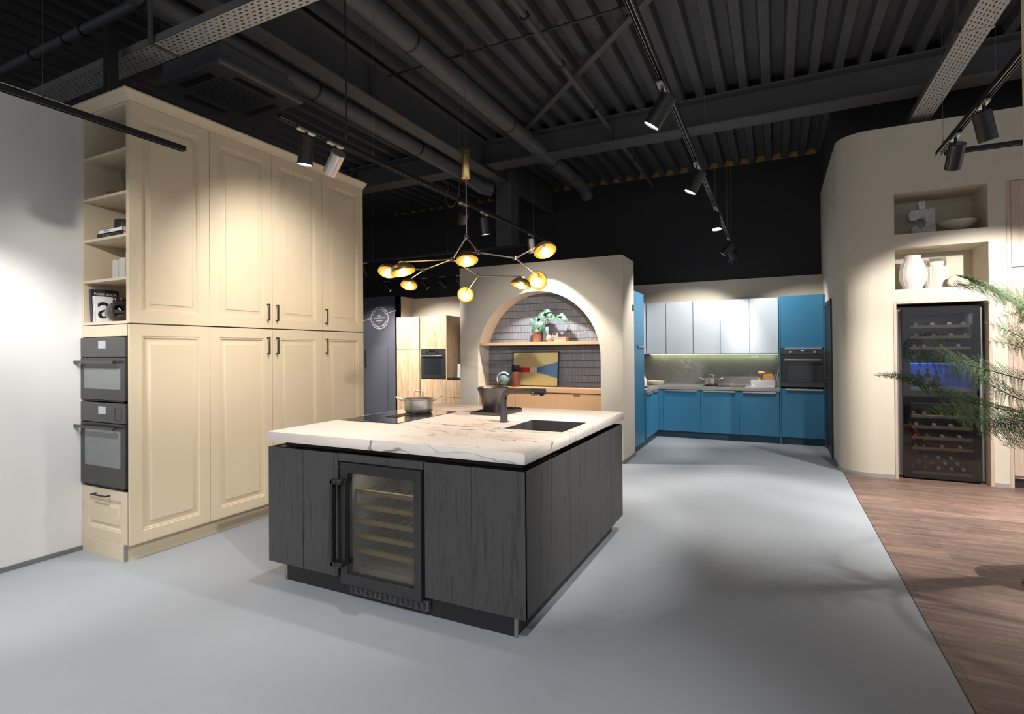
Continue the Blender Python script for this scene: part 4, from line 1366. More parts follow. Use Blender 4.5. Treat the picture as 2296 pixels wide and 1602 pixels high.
ux = [-2.045, -1.708, -1.255, -.821, -.371, .050]
UY, UZ0, UZ1 = 9.55, 1.386, 2.294
lab = ['narrow pale blue wall cabinet at the inner corner', 'pale blue wall cabinet, second from the inner corner', 'pale blue wall cabinet above the saucepan',
       'pale blue wall cabinet, second from the blue oven tower', 'pale blue wall cabinet next to the blue oven tower']
for i in range(5):
    a, b = ux[i] + .006, ux[i + 1] - .006
    t = thing('wall_cabinet', lab[i], 'kitchen cabinet', ((a + b) / 2, 9.73, UZ0))
    M().box(a - .0055, b + .0055, UY + .021, WB, UZ0, UZ1 - .004).build('carcass', 'pale_blue', t)
    M().box(a, b, UY, UY + .020, UZ0 + .014, UZ1).build('door', 'pale_blue', t, bevel=.002)
t = thing('wall_cabinet', 'pale blue wall cabinet of the left run, seen edge-on beside the tall blue cabinet', 'kitchen cabinet', (-2.2, 8.9, UZ0))
M().box(-2.39, -2.071, 8.248, 9.56, UZ0, UZ1 - .004).build('carcass', 'pale_blue', t)
M().box(-2.070, -2.050, 8.25, 8.89, UZ0 + .014, UZ1).build('door', 'pale_blue', t, bevel=.002)
M().box(-2.070, -2.050, 8.90, 9.545, UZ0 + .014, UZ1).build('door', 'pale_blue', t, bevel=.002)
struct(M().box(-2.50, -2.392, ay2 + .001, WB, 0, 2.66).build('wall_kitchen_left', 'sand_wall'))
t = thing('led_strip', 'greenish LED light strip under the pale blue wall cabinets', 'light', (-1.0, 9.83, UZ0))
M().box(-2.03, .045, 9.835, 9.850, UZ0 - .008, UZ0 - .0005).build('strip_diffuser', 'led_green', t)
add_light('AREA', 'strip_lamp', (-1.0, 9.845, UZ0 - .012), 1.5, (.88, 1.0, .55), t, shape='RECTANGLE', size=2.0, size_y=.02)

o = M().box(-1.10, -.44, 9.33, 9.84, ZW1 + .0004, ZW1 + .005).build('cooktop', 'black_gloss', bevel=.001)
tag(o, 'black glass cooktop in the worktop of the blue kitchen', 'cooktop')
saucepan('saucepan', 'small steel saucepan with lid on the cooktop of the blue kitchen', (-.975, 9.60, ZW1 + .0054), .108, .108, radians(4))

o = M().lathe([(0, 0), (.105, 0), (.135, .035), (.148, .068), (.145, .070), (.128, .035), (.10, .006), (0, .005)], (-1.875, 9.50, ZW1), n=40).build('bowl', 'cream_ceramic')
tag(o, 'low cream stoneware bowl in the corner of the blue kitchen worktop', 'bowl')
hole = [(.03 * cos(2 * pi * i / 16), .11 + .045 * sin(2 * pi * i / 16)) for i in range(16)]
mm = M()
mm.prism([(-.10, 0), (.10, 0), (.13, .10), (.09, .26), (.045, .36), (-.045, .36), (-.09, .26), (-.13, .10)], (-2.085, 9.40, ZW1 + .002), Vector((.35, .94, 0)), Vector((-.26, .10, .96)).normalized(), Vector((.94, -.35, .2)), .018)
o = mm.build('chopping_board', 'board_wood', bevel=.004)
tag(o, 'wooden chopping board leaning behind the cream bowl in the blue kitchen corner', 'chopping board')
o = M().lathe([(0, 0), (.035, 0), (.045, .02), (.045, .09), (.03, .13), (.018, .15), (.02, .17), (.015, .17), (0, .14)], (-2.00, 9.14, ZW1), n=24).build('jug', 'white_ceramic')
tag(o, 'white ceramic bottle at the left end of the blue kitchen worktop', 'bottle')

# price sign, bowl with bread boards, cookbooks
t = thing('price_sign', 'grey folded price sign reading 17.900 on the blue kitchen worktop', 'sign', (-.18, 9.42, ZW1))
M().prism([(0, 0), (.10, 0), (.062, .115), (.048, .115)], (-.355, 9.375, ZW1 + .0005), Y, Z, X, .345).build('sign_body', 'sign_grey', t)
sv, sn = Vector((0, .048, .115)).normalized(), Vector((0, -.115, .048)).normalized()
so = Vector((-.183, 9.375, ZW1))
text_mesh('17.900', .042, so + sv * .024 + X * .105 + sn * .0007, X, sv, sn, 'price_lettering', 'paper_white', t)
text_mesh('tulp', .032, so + sv * .024 - X * .112 + sn * .0007, X, sv, sn, 'shop_lettering', 'paper_white', t)
M().obox(so + sv * .032 - X * .150 + sn * .0008, X, sv, sn, .012, .012, .0006).build('shop_square', 'sign_green', t)
text_mesh('VERS  GROENBLAUW', .014, so + sv * .100 - X * .115 + sn * .0007, X, sv, sn, 'heading_lettering', 'paper_white', t)
o = M().lathe([(0, 0), (.045, 0), (.058, .05), (.063, .10), (.060, .10), (.055, .05), (.043, .006), (0, .006)], (-.125, 9.62, ZW1), n=32).build('bowl', 'cream_ceramic')
tag(o, 'cream bowl standing behind the grey price sign', 'bowl')
o = M().prism([(-.08, 0), (.09, 0), (.11, .10), (.06, .22), (.0, .26), (-.05, .24), (-.09, .12)], (-.11, 9.80, ZW1 + .002), X, Vector((0, .2, .98)), Y, .018).build('chopping_board', 'board_wood', bevel=.004)
tag(o, 'rounded wooden board leaning on the backsplash behind the price sign', 'chopping board')
o = M().prism([(-.06, 0), (.05, 0), (.06, .09), (.0, .13), (-.04, .09)], (-.240, 9.765, ZW1 + .002), X, Vector((0, .25, .97)), Y, .018).build('chopping_board', 'board_wood', bevel=.004)
tag(o, 'small wooden board left of the cream bowl behind the price sign', 'chopping board')
t = thing('wooden_mill', 'round wooden object resting above the cream bowl behind the price sign', 'utensil', (-.175, 9.60, ZW1 + .105))
M().lathe([(0, 0), (.035, .010), (.052, .040), (.052, .055), (0, .055)], (-.212, 9.685, ZW1 + .180), Vector((.15, -.3, 1)), n=24).build('cup_head', 'board_wood', t)
M().cyl((-.212, 9.715, ZW1 + .001), (-.212, 9.690, ZW1 + .185), .014, n=12).build('stem', 'board_wood', t)
lx = Vector((.20, 0, 1)).normalized()
book('book', 'white cookbook with blue cover leaning beside the blue oven tower', (-.022, 9.58, ZW1 + .105), lx, Y, Vector((1, 0, -.20)).normalized(), .20, .16, .022, 'cover_blue')
book('book', 'tall white and pink cookbook leaning on the blue oven tower', (.018, 9.59, ZW1 + .142), lx, Y, Vector((1, 0, -.20)).normalized(), .275, .19, .022, 'cover_pink')

# number plate on the end of the arched wall
t = thing('number_plate', 'small dark number plate on the end of the arched wall', 'sign', (ax1, 7.43, 2.06))
M().box(ax1, ax1 + .006, 7.365, 7.475, 2.020, 2.104).build('plate', 'cover_black', t)
text_mesh('5', .072, (ax1 + .0065, 7.42, 2.062), Y, Z, X, 'number', 'paper_white', t)

# ================================================================== alcove furniture
t = thing('alcove_shelf', 'peach shelf crossing the arched alcove at mid height', 'shelf', (-3.0, 7.03, 1.556))
mm = M()
sx0, sx1 = -3.900, -2.092
mm.box(sx0, sx1, 6.872, 7.190, 1.556, 1.597)
mm.build('shelf_board', 'peach', t, bevel=.001)
mm = M()
mm.box(-3.929, -2.071, 6.872, 7.190, .895, .956)
o = mm.build('alcove_counter', 'peach', bevel=.0015)
tag(o, 'peach counter slab at the bottom of the arched alcove', 'worktop')
cbx = [-3.929, -3.335, -2.712, -2.071]
lab = ['peach base cabinet at the left end of the alcove behind the bucket', 'middle peach base cabinet in the alcove', 'peach base cabinet at the right end of the alcove']
for i in range(3):
    a, b = cbx[i] + .003, cbx[i + 1] - .003
    t = thing('base_cabinet', lab[i], 'kitchen cabinet', ((a + b) / 2, 7.0, .10))
    M().box(a, b, 6.90, 7.185, .0, .890).build('carcass', 'peach_edge', t)
    mid = (a + b) / 2 - .02
    d = M()
    n0, n1 = mid - .045, mid + .045
    d.prism([(0, 0), (b - a, 0), (b - a, .775), (n1 - a, .775), (n1 - a, .740), (n0 - a, .740), (n0 - a, .775), (0, .775)], (a, 6.878, .105), X, Z, Y, .02)
    d = d.build('door', 'peach', t, bevel=.001)
    M().box(n0 + .002, n1 - .002, 6.892, 6.897, .845, .880).build('grip_cutout', 'peach_edge', d)

# framed abstract print leaning on the mosaic
lean = Vector((0, .10, 1)).normalized()
pn = Vector((0, -1, .10)).normalized()
po = Vector((-3.495, 7.085, .957))
pw, ph = .735, .505
t = thing('framed_print', 'black-framed abstract print leaning on the mosaic in the alcove', 'picture', po + X * pw / 2)
mm = M()
for a, b, c_, d_ in ((0, pw, 0, .016), (0, pw, ph - .016, ph), (0, .016, .016, ph - .016), (pw - .016, pw, .016, ph - .016)):
    mm.prism([(a, c_), (b, c_), (b, d_), (a, d_)], po + pn * .0, X, lean, -pn, .022)
mm.build('frame', 'black_matt', t)
pr_ = lambda poly, name, mt, k: M().add([po + X * u + lean * v - pn * (.008 - .0006 * k) for u, v in poly], [tuple(range(len(poly)))]).build(name, mt, t, smooth=False)
pr_([(.014, .014), (pw - .014, .014), (pw - .014, ph - .014), (.014, ph - .014)], 'print_ground', 'art_yellow', 0)
pr_([(.016, .200), (.016, .325), (.155, .270), (.155, .205)], 'maroon_wedge', 'art_maroon', 1)
pr_([(.155, .205), (.290, .205), (.290, .272), (.155, .272)], 'red_bar', 'art_red', 1)
pr_([(.290, .205), (.395, .205), (.395, .272), (.290, .272)], 'white_bar', 'art_white', 1)
pr_([(.395, .205), (.719, .125), (.719, .360), (.395, .272)], 'blue_wedge', 'art_blue', 1)

SZ = 1.5975
o = M().lathe([(0, 0), (.064, 0), (.068, .006), (.068, .100), (.060, .125), (.030, .142), (.024, .150), (.026, .178), (.021, .178), (.019, .150), (0, .14)], (-3.070, 7.08, SZ), n=40).build('bottle_vase', 'pink_ceramic')
tag(o, 'terracotta pink bottle vase on the alcove shelf', 'vase')
t = thing('potted_plant', 'spotted begonia in a teal cylinder vase on the alcove shelf', 'plant', (-2.945, 7.10, SZ))
M().lathe([(0, 0), (.046, 0), (.048, .004), (.048, .215), (.044, .215), (.042, .012), (0, .01)], (-2.945, 7.10, SZ), n=32).build('vase', 'teal_ceramic', t)


def leaf(base, tip, w, nrm, curl=.03):
    base, tip, nrm = Vector(base), Vector(tip), Vector(nrm).normalized()
    d = tip - base
    s = d.cross(nrm).normalized()
    n2 = s.cross(d).normalized()
    vs, fs = [], []
    K = 9
    for i in range(K + 1):
        t_ = i / K
        wd = w * 1.35 * (sin(pi * min(1, t_ ** .75)) ** .8) if 0 < t_ < 1 else .001
        c = base + d * t_ + n2 * (curl * 4 * t_ * (1 - t_))
        vs += [c - s * wd + n2 * (wd * .35), c, c + s * wd + n2 * (wd * .35)]
    for i in range(K):
        a = i * 3
        fs += [(a, a + 1, a + 4, a + 3), (a + 1, a + 2, a + 5, a + 4)]
    return vs, fs


stem_top = Vector((-2.93, 7.09, SZ + .24))
LV = [((-3.075, 7.02, SZ + .300), (-3.135, 7.00, SZ + .265), .030), ((-2.96, 7.00, SZ + .26), (-3.07, 6.97, SZ + .165), .042), ((-2.93, 6.99, SZ + .30), (-2.955, 6.96, SZ + .150), .045), ((-2.90, 7.02, SZ + .36), (-3.02, 7.02, SZ + .33), .045),
      ((-2.86, 7.03, SZ + .34), (-2.78, 7.00, SZ + .30), .04), ((-2.77, 7.02, SZ + .34), (-2.60, 7.00, SZ + .28), .044), ((-2.82, 7.04, SZ + .40), (-2.87, 7.03, SZ + .31), .03), ((-2.97, 7.04, SZ + .39), (-2.86, 7.04, SZ + .42), .03),
      ((-2.72, 7.03, SZ + .37), (-2.655, 7.02, SZ + .335), .03), ((-3.00, 7.05, SZ + .31), (-3.13, 7.05, SZ + .285), .035)]
for b_, t_, w_ in LV:
    st = M().tube([stem_top - Z * .05, (stem_top + Vector(b_)) / 2 + Z * .04, b_], .0028, 6).build('leaf_stem', 'fern_stem', t)
    vs, fs = leaf(b_, Vector(b_) + (Vector(t_) - Vector(b_)) * 1.25, w_, Vector((.05, -.75, .66)))
    M().add(vs, fs).build('leaf', 'spotted_leaf', t)
o = M().tube([(-2.70, 7.05, SZ + .35), (-2.585, 7.04, SZ + .31), (-2.565, 7.04, SZ + .24), (-2.60, 7.04, SZ + .18)], .004, 8).build('leaf_stem', 'fern_stem', t)
o = M().sphere((-2.872, 7.03, SZ + .050), .050, s=(1, 1, 1.05)).lathe([(0.02, 0), (.03, .0), (.03, .006)], (-2.872, 7.03, SZ)).build('glass_ornament', 'glass_ball')
tag(o, 'small round rose-tinted glass ornament in front of the teal vase', 'ornament')
t = thing('concrete_block', 'small grey concrete house-shaped ornament on the alcove shelf', 'ornament', (-2.79, 7.09, SZ))
M().prism([(0, 0), (.088, 0), (.088, .120)] + [(.044 + .044 * cos(a), .120 + .030 * sin(a)) for a in [pi * i / 10 for i in range(1, 10)]] + [(0, .120)], (-2.842, 7.075, SZ), X, Z, Y, .05).build('block', 'grey_concrete', t, bevel=.002)
sl = M()
for z in (.02, .04, .06):
    sl.box(-2.825, -2.775, 7.073, 7.0755, SZ + z, SZ + z + .007)
sl.box(-2.817, -2.783, 7.073, 7.0755, SZ + .10, SZ + .112)
sl.build('slots', 'black_gap', t)
t = thing('keepsake_box', 'small coral lidded box at the right of the group on the alcove shelf', 'box', (-2.68, 7.03, SZ))
M().box(-2.765, -2.595, 6.975, 7.085, SZ, SZ + .048).build('box_body', 'pink_ceramic', t, bevel=.002)
M().box(-2.767, -2.593, 6.973, 7.087, SZ + .049, SZ + .066).build('lid', 'pink_ceramic', t, bevel=.002)

CZ = .9565
t = thing('globe_sculpture', 'mottled blue-green ball with a white ribbon handle on the alcove counter', 'ornament', (-3.572, 7.0, CZ))
M().sphere((-3.572, 7.00, CZ + .095), .078).lathe([(.03, 0), (.045, 0), (.04, .022)], (-3.572, 7.0, CZ)).build('ball', 'globe', t)
pts = [(-3.572 + .105 * cos(a), 6.99, CZ + .098 + .105 * sin(a)) for a in [radians(40 + 20 * i) for i in range(10)]]
M().tube(pts, [.014, .024, .026, .024, .026, .022, .024, .022, .018, .012], 10, flat=.5).build('ribbon', 'white_ceramic', t)
t = thing('candle_holder', 'brown wooden bottle-shaped stand holding a blue glass cup on the alcove counter', 'candle holder', (-3.385, 7.0, CZ))
M().lathe([(0, 0), (.070, 0), (.072, .008), (.068, .10), (.060, .185), (.052, .210), (.03, .220), (.026, .225), (0, .225)], (-3.385, 7.0, CZ), n=32).build('stand', 'brown_wood', t)
M().lathe([(0, 0), (.03, 0), (.058, .02), (.060, .082), (.057, .082), (.054, .022), (0, .006)], (-3.385, 7.0, CZ + .226), n=32).build('glass_cup', 'blue_glass', t)

# ================================================================== oak kitchen and the badge on the navy wall
OY = 8.60
t = thing('tall_cabinet', 'tall oak cabinet beside the navy wall', 'kitchen cabinet', (-6.5, 8.85, .1))
M().box(-6.795, -6.243, OY + .02, 9.13, .1, 2.158).build('carcass', 'oak', t)
M().box(-6.792, -6.246, OY, OY + .019, 1.520, 2.160).build('upper_door', 'oak', t, bevel=.001)
M().box(-6.792, -6.246, OY, OY + .019, .102, 1.514).build('lower_door', 'oak', t, bevel=.001)
t = thing('oven_tower', 'tall oak cabinet with the built-in black oven', 'kitchen cabinet', (-5.9, 8.85, .1))
M().box(-6.222, -6.200, OY, 9.13, .1, 2.160).box(-5.634, -5.615, OY, 9.13, .1, 2.160).build('carcass_side', 'oak', t, bevel=.001)
M().box(-6.200, -5.634, OY + .02, 9.13, 1.53, 2.158).box(-6.200, -5.634, OY + .02, 9.13, .1, .93).build('carcass', 'oak', t)
M().box(-6.199, -5.635, OY, OY + .019, 1.525, 2.159).build('upper_door', 'oak', t, bevel=.001)
M().box(-6.199, -5.635, OY, OY + .019, .102, .940).build('lower_door', 'oak', t, bevel=.001)
t, dr = oven('oven', 'black built-in oven with two knobs in the tall oak cabinet', (-6.197, OY, .945), X, -Y, .560, .572, .095,
             dict(win=(.085, .475, .085, .395), hz=.445, handle='silver', glass='oven_glass_dark', hx=(.03, .51)))
for x in (-6.197 + .15, -6.197 + .37):
    M().cyl((x, OY - .014, 1.470), (x, OY - .034, 1.470), .020, n=20).build('knob', 'oven_black', t)
M().box(-6.197 + .19, -6.197 + .33, OY - .0155, OY - .0145, 1.452, 1.488).build('display', 'black_gloss', t)
rk = M()
for z in (1.10, 1.145, 1.27):
    rk.box(-6.197 + .13, -6.197 + .44, OY - .0168, OY - .0158, z, z + .005)
rk.build('oven_rack', 'dark_steel', dr)
t = thing('base_cabinet', 'oak base cabinet with drawers right of the tall oak oven cabinet', 'kitchen cabinet', (-5.2, 8.85, .1))
M().box(-5.612, -4.80, OY + .02, 9.13, .1, .926).build('carcass', 'oak', t)
M().box(-5.611, -4.802, OY, OY + .019, .600, .924).build('drawer', 'oak', t, bevel=.001)
M().box(-5.611, -4.802, OY, OY + .019, .102, .594).build('drawer', 'oak', t, bevel=.001)
o = M().box(-5.612, -4.80, OY - .004, 9.135, .930, .970).build('black_worktop', 'black_matt', bevel=.001)
tag(o, 'black worktop beside the tall oak oven cabinet', 'worktop')
t = book('book', 'pale book standing on the black worktop beside the oak cabinet', (-5.375, 8.74, .970 + .132), Vector((.05, 0, 1)), Vector((1, .3, -.05)), Vector((-.3, 1, 0)), .26, .14, .03, 'paper_white')
M().obox((-5.395, 8.722, .970 + .13), Z, Vector((1, .3, 0)).normalized(), Vector((-.3, 1, 0)).normalized(), .10, .018, .001).build('spine_print', 'cover_black', t)
o = M().box(-6.80, -4.80, OY + .06, OY + .08, 0, .099).build('base_plinth', 'black_matt')
tag(o, 'black plinth under the oak kitchen', 'plinth')

t = thing('round_emblem', 'white circular emblem lettering with a slanting line on the navy wall', 'sign', (-7.226, 8.599, 2.164))
BC, BR, by = Vector((-7.226, 8.598, 2.164)), .226, 8.5985
mm = M()
n = 72
ro, ri = BR, BR - .009
mm.add([(BC.x + r * cos(2 * pi * i / n), by - .0008, BC.z + r * sin(2 * pi * i / n)) for r in (ro, ri) for i in range(n)],
       [(i, (i + 1) % n, n + (i + 1) % n, n + i) for i in range(n)])
mm.build('ring', 'paper_white', t, smooth=False)
mm = M()
sl = (2.298 - 2.118) / (-6.828 + 7.636)
for a, b in ((-7.75, BC.x - BR * .985), (BC.x + BR * .975, -6.802)):
    za, zb = 2.118 + (a + 7.636) * sl, 2.118 + (b + 7.636) * sl
    mm.add([(a, by - .0008, za - .004), (b, by - .0008, zb - .004), (b, by - .0008, zb + .004), (a, by - .0008, za + .004)], [(0, 1, 2, 3)])
mm.build('slanting_line', 'paper_white', t, smooth=False)
ex = []
w = 'GEREALISEERD'
for i, ch in enumerate(w):
    a = radians(155 - 130 * i / (len(w) - 1))
    ex.append((ch, .050, BC + Vector((cos(a), 0, sin(a))) * (BR * .80), Vector((sin(a), 0, -cos(a))), Vector((cos(a), 0, sin(a)))))
w = 'IN EIGEN FABRIEK'
for i, ch in enumerate(w):
    if ch == ' ': continue
    a = radians(205 + 130 * i / (len(w) - 1))
    ex.append((ch, .050, BC + Vector((cos(a), 0, sin(a))) * (BR * .80), Vector((-sin(a), 0, cos(a))), Vector((-cos(a), 0, -sin(a)))))
text_mesh('', 0, None, None, None, -Y, 'ring_lettering', 'paper_white', t, extra=ex, depth=.0012)
ex = [('TULP', .040, BC + Z * .045, X, Z), ('DE NEDERLANDSE', .037, BC - Z * .005, X, Z), ('KEUKEN', .040, BC - Z * .055, X, Z), ('-', .07, BC + Z * .10, X, Z), ('-', .07, BC - Z * .105, X, Z)]
text_mesh('', 0, None, None, None, -Y, 'centre_lettering', 'paper_white', t, extra=ex, depth=.0012)

# ================================================================== right wall: wine fridge, niches, cupboards
FX0, FX1, FZ0, FZ1 = 1.292, 1.985, .018, 1.915
t = thing('wine_fridge', 'tall black glass-doored wine fridge built into the sand-coloured wall', 'wine fridge', (1.63, 7.6, 0))
bd = M()
bx0, bx1, byb = FX0 - .045, FX1 + .035, 7.98
bd.box(bx0, 1.352, 7.452, byb, .02, 1.935).box(1.938, bx1, 7.452, byb, .02, 1.935).box(1.352, 1.938, 7.452, byb, 1.86, 1.935).box(1.352, 1.938, 7.452, byb, .02, .055).box(1.352, 1.938, 7.95, byb, .055, 1.86)
bd.build('housing', 'fridge_inner', t)
for x in (1.34, 1.93):
    M().cyl((x, 7.5, 0), (x, 7.5, .02), .02, n=12).build('foot', 'black_matt', t)
fr = M()
w0, w1, v0, v1 = 1.366, 1.928, .062, 1.848
fr.box(FX0, FX1, 7.40, 7.45, FZ0, v0).box(FX0, FX1, 7.40, 7.45, v1, FZ1).box(FX0, w0, 7.40, 7.45, v0, v1).box(w1, FX1, 7.40, 7.45, v0, v1)
fr.build('door_frame', 'oven_black', t, bevel=.002)
M().box(FX0 + .001, FX1 - .001, 7.392, 7.399, FZ0 + .001, FZ1 - .001).build('door_glass', 'dark_pane', t)
hm = M()
hm.cyl((1.968, 7.352, .572), (1.968, 7.352, 1.350), .009, n=12)
for z in (.62, 1.30):
    hm.cyl((1.968, 7.352, z), (1.968, 7.392, z), .007, n=10)
hm.build('door_handle', 'silver', t)
for z in (1.714, 1.592, 1.471, .702, .580, .459, .343):
    sh = M().box(1.354, 1.936, 7.455, 7.485, z - .018, z + .013)
    for k in range(8):
        x = 1.39 + k * .073
        sh.box(x - .012, x + .012, 7.485, 7.93, z - .0185, z - .0135)
    sh.build('shelf', 'cooler_shelf', t, bevel=.001)
M().box(1.354, 1.936, 7.456, 7.95, 1.302, 1.335).build('divider', 'black_matt', t)
M().box(1.354, 1.936, 7.456, 7.476, .868, .985).build('drawer_front', 'oven_panel', t)
M().box(1.354, 1.936, 7.456, 7.95, .99, 1.020).build('divider', 'cooler_shelf', t)
M().box(1.354, 1.936, 7.456, 7.95, .838, .860).build('divider', 'fridge_inner', t)
M().box(1.354, 1.936, 7.456, 7.48, .060, .080).build('rack_front', 'cooler_shelf', t)
M().box(1.40, 1.89, 7.900, 7.915, 1.276, 1.298).build('blue_light_strip', 'blue_led', t)
add_light('AREA', 'blue_lamp', (1.645, 7.80, 1.295), 5.0, (.06, .18, 1.0), t, shape='RECTANGLE', size=.5, size_y=.1)
add_light('AREA', 'fridge_lamp', (1.645, 7.55, 1.855), 2.5, (1, .95, .88), t, shape='RECTANGLE', size=.5, size_y=.05)
add_light('AREA', 'fridge_lamp', (1.645, 7.55, .835), 1.5, (1, .93, .82), t, shape='RECTANGLE', size=.5, size_y=.05)

ords = ['first', 'second', 'third', 'fourth', 'fifth', 'sixth', 'seventh', 'eighth', 'ninth', 'tenth', 'eleventh', 'twelfth']


def lying_bottle(x, y, z, label, cap, group, tilt=0.0):
    t = thing('wine_bottle', label, 'wine bottle', (x, y, z), group)
    ax = Vector((0, cos(tilt), sin(tilt)))
    M().lathe([(0, 0.03), (.0135, .03), (.0135, .115), (.016, .125), (.037, .185), (.0385, .21), (.0385, .31), (.035, .32), (0, .318)], (x, y, z), ax, n=18).build('bottle_glass', 'bottle_glass', t)
    M().lathe([(0, 0), (.0150, 0), (.0155, .004), (.0155, .05), (0, .05)], (x, y, z), ax, n=18).build('foil_cap', cap, t)
    return t


rows = [('top', 1.740, (1.438, 1.594, 1.748, 1.87), ('cap_gold', 'cap_white', 'cap_white', 'cap_gold')),
        ('second', 1.618, (1.44, 1.60, 1.76, 1.88), ('cap_gold', 'cap_gold', 'cap_white', 'cap_gold')),
        ('third', 1.497, (1.42, 1.511, 1.665, 1.820), ('cap_gold', 'cap_white', 'cap_gold', 'cap_white')),
        ('fourth', 1.3745, (1.412, 1.570, 1.72, 1.87), ('cap_blue', 'cap_blue', 'cap_gold', 'cap_gold')),
        ('fifth', .728, (1.41, 1.51, 1.666, 1.814), ('cap_gold', 'cap_gold', 'cap_gold', 'cap_gold')),
        ('sixth', .606, (1.431, 1.593, 1.747, 1.87), ('cap_white', 'cap_white', 'cap_white', 'cap_gold')),
        ('seventh', .485, (1.42, 1.53, 1.663, 1.819), ('cap_gold', 'cap_gold', 'cap_white', 'cap_white')),
        ('eighth', .369, (1.42, 1.50, 1.66, 1.82), ('cap_gold', 'cap_blue', 'cap_white', 'cap_white'))]
for nm, z, xs_, caps in rows:
    for k, (x, c_) in enumerate(zip(xs_, caps)):
        lying_bottle(x, 7.488, z, '%s bottle from the left in the %s row down of the tall wine fridge' % (ords[k], nm), c_, 'wine bottles in the tall fridge')
heap = [(1.393, .122), (1.505, .122), (1.63, .122), (1.745, .122), (1.85, .122), (1.453, .182), (1.565, .182), (1.687, .182), (1.796, .182), (1.509, .242), (1.626, .242), (1.742, .242)]
hl = {0: 'bottom row', 1: 'middle row', 2: 'top row'}
for k, (x, z) in enumerate(heap):
    r = 0 if k < 5 else 1 if k < 9 else 2
    q = k if r == 0 else k - 5 if r == 1 else k - 9
    lying_bottle(x, 7.49, z, '%s bottle from the left in the %s of the heap at the fridge foot' % (ords[q], hl[r]), 'cap_gold' if x < 1.6 and k != 3 else 'cap_white', 'wine bottles in the tall fridge')
for k, x in enumerate((1.42, 1.505, 1.59, 1.675)):
    t = thing('wine_bottle', '%s upright bottle from the left in the blue-lit fridge compartment' % ords[k], 'wine bottle', (x, 7.75, 1.021), 'upright bottles in the wine fridge')
    h = .215 if k % 2 == 0 else .19
    M().lathe([(0, 0), (.036, 0), (.038, .006), (.038, h * .55), (.030, h * .68), (.014, h * .78), (.014, h), (0, h)], (x, 7.75, 1.021), n=18).build('bottle_glass', 'bottle_glass', t)
    if k % 2 == 0:
        M().lathe([(.0385, .03), (.0388, .03), (.0388, .10), (.0385, .10)], (x, 7.75, 1.021), n=18).build('paper_band', 'paper_white', t)
g0 = None
for k, x in enumerate((1.755, 1.81, 1.865)):
    if g0 is None:
        g0 = thing('wine_glass', 'first stemmed glass from the left in the blue-lit fridge compartment', 'glass', (x, 7.70, 1.021), 'stemmed glasses in the wine fridge')
        M().lathe([(0, 0), (.026, 0), (.026, .002), (.004, .008), (.0035, .07), (.012, .085), (.026, .11), (.027, .14), (.022, .175), (.021, .175), (.025, .14), (.024, .112), (0, .088)], (x, 7.70, 1.021), n=20).build('glass_body', 'clear_glass', g0)
    else:
        dup(g0, (.055 * k, 0, 0), '%s stemmed glass from the left in the blue-lit fridge compartment' % ords[k])

# niche ornaments
nz = 2.7505
t = thing('stone_sculpture', 'rough white stone sculpture with a hook-shaped hollow in the upper niche', 'ornament', (1.52, 7.56, nz))
out = [(-.082, 0), (.128, 0), (.128, .07), (.122, .20), (.128, .29), (.115, .315), (.085, .318), (.055, .300), (.040, .300), (.034, .390), (.012, .398), (-.030, .392), (-.034, .375), (-.028, .300), (-.100, .292),
       (-.122, .262), (-.120, .205), (-.098, .172), (-.060, .170), (-.020, .190), (.020, .185), (.036, .150), (.026, .105), (-.005, .085), (-.030, .095), (-.052, .118), (-.085, .115), (-.104, .085), (-.103, .040)]
M().prism(out, (1.512, 7.51, nz + .001), X, Z, Y, .10).build('sculpted_stone', 'stone_sculpt', t, bevel=.016, seg=3, smooth=True)
t = thing('footed_bowl', 'wide shallow cream bowl on a small foot in the upper niche', 'bowl', (1.82, 7.56, nz))
c = Vector((1.840, 7.565, nz))
M().lathe([(0, 0), (.030, 0), (.028, .012), (.022, .035)], c, n=32).build('foot', 'cream_ceramic', t)
M().lathe([(0, .030), (.05, .034), (.12, .060), (.170, .105), (.184, .130), (.181, .131), (.165, .108), (.115, .067), (.05, .042), (0, .038)], c, n=48).build('dish', 'cream_ceramic', t)
nz2 = 2.1325
t = thing('vase', 'large white vase with fine line pattern at the left of the lower niche', 'vase', (1.435, 7.52, nz2))
c = Vector((1.418, 7.50, nz2))
pr = [(0, 0), (.072, 0), (.085, .02), (.115, .08), (.130, .14), (.132, .175), (.122, .240), (.098, .310), (.080, .345), (.074, .362), (.078, .392), (.073, .392), (.068, .362), (.09, .30), (.11, .2), (0, .03)]
M().lathe(pr, c, n=48).build('vase_body', 'white_ceramic', t)
ln = M()
for k in range(20):
    a = 2 * pi * k / 20
    ln.tube([c + Vector((cos(a) * (r + .0005), sin(a) * (r + .0005), h)) for r, h in pr[2:12]], .0012, 5)
for h, r in ((.05, .1005), (.11, .1240), (.17, .132), (.235, .1235), (.30, .1025)):
    ln.tube([c + Vector((cos(2 * pi * k / 40) * r, sin(2 * pi * k / 40) * r, h)) for k in range(40)], .0012, 5, closed=True)
ln.build('line_pattern', 'paper_white', t)
t = thing('vase', 'ribbed square-shouldered cream vase in the middle of the lower niche', 'vase', (1.625, 7.60, nz2))
c = Vector((1.646, 7.590, nz2))
rib = []
for h, k in ((0, 1), (.235, 1), (.252, .96), (.262, .80)):
    ring = []
    for i in range(96):
        a = 2 * pi * i / 96
        r = (.100 + (.0035 if i % 2 else 0)) * k * (1 + .05 * abs(cos(2 * a)) ** 2)
        ring.append(c + Vector((r * cos(a), r * sin(a), h)))
    rib.append(ring)
M().rings(rib).build('ribbed_body', 'cream_ceramic', t, ang=15)
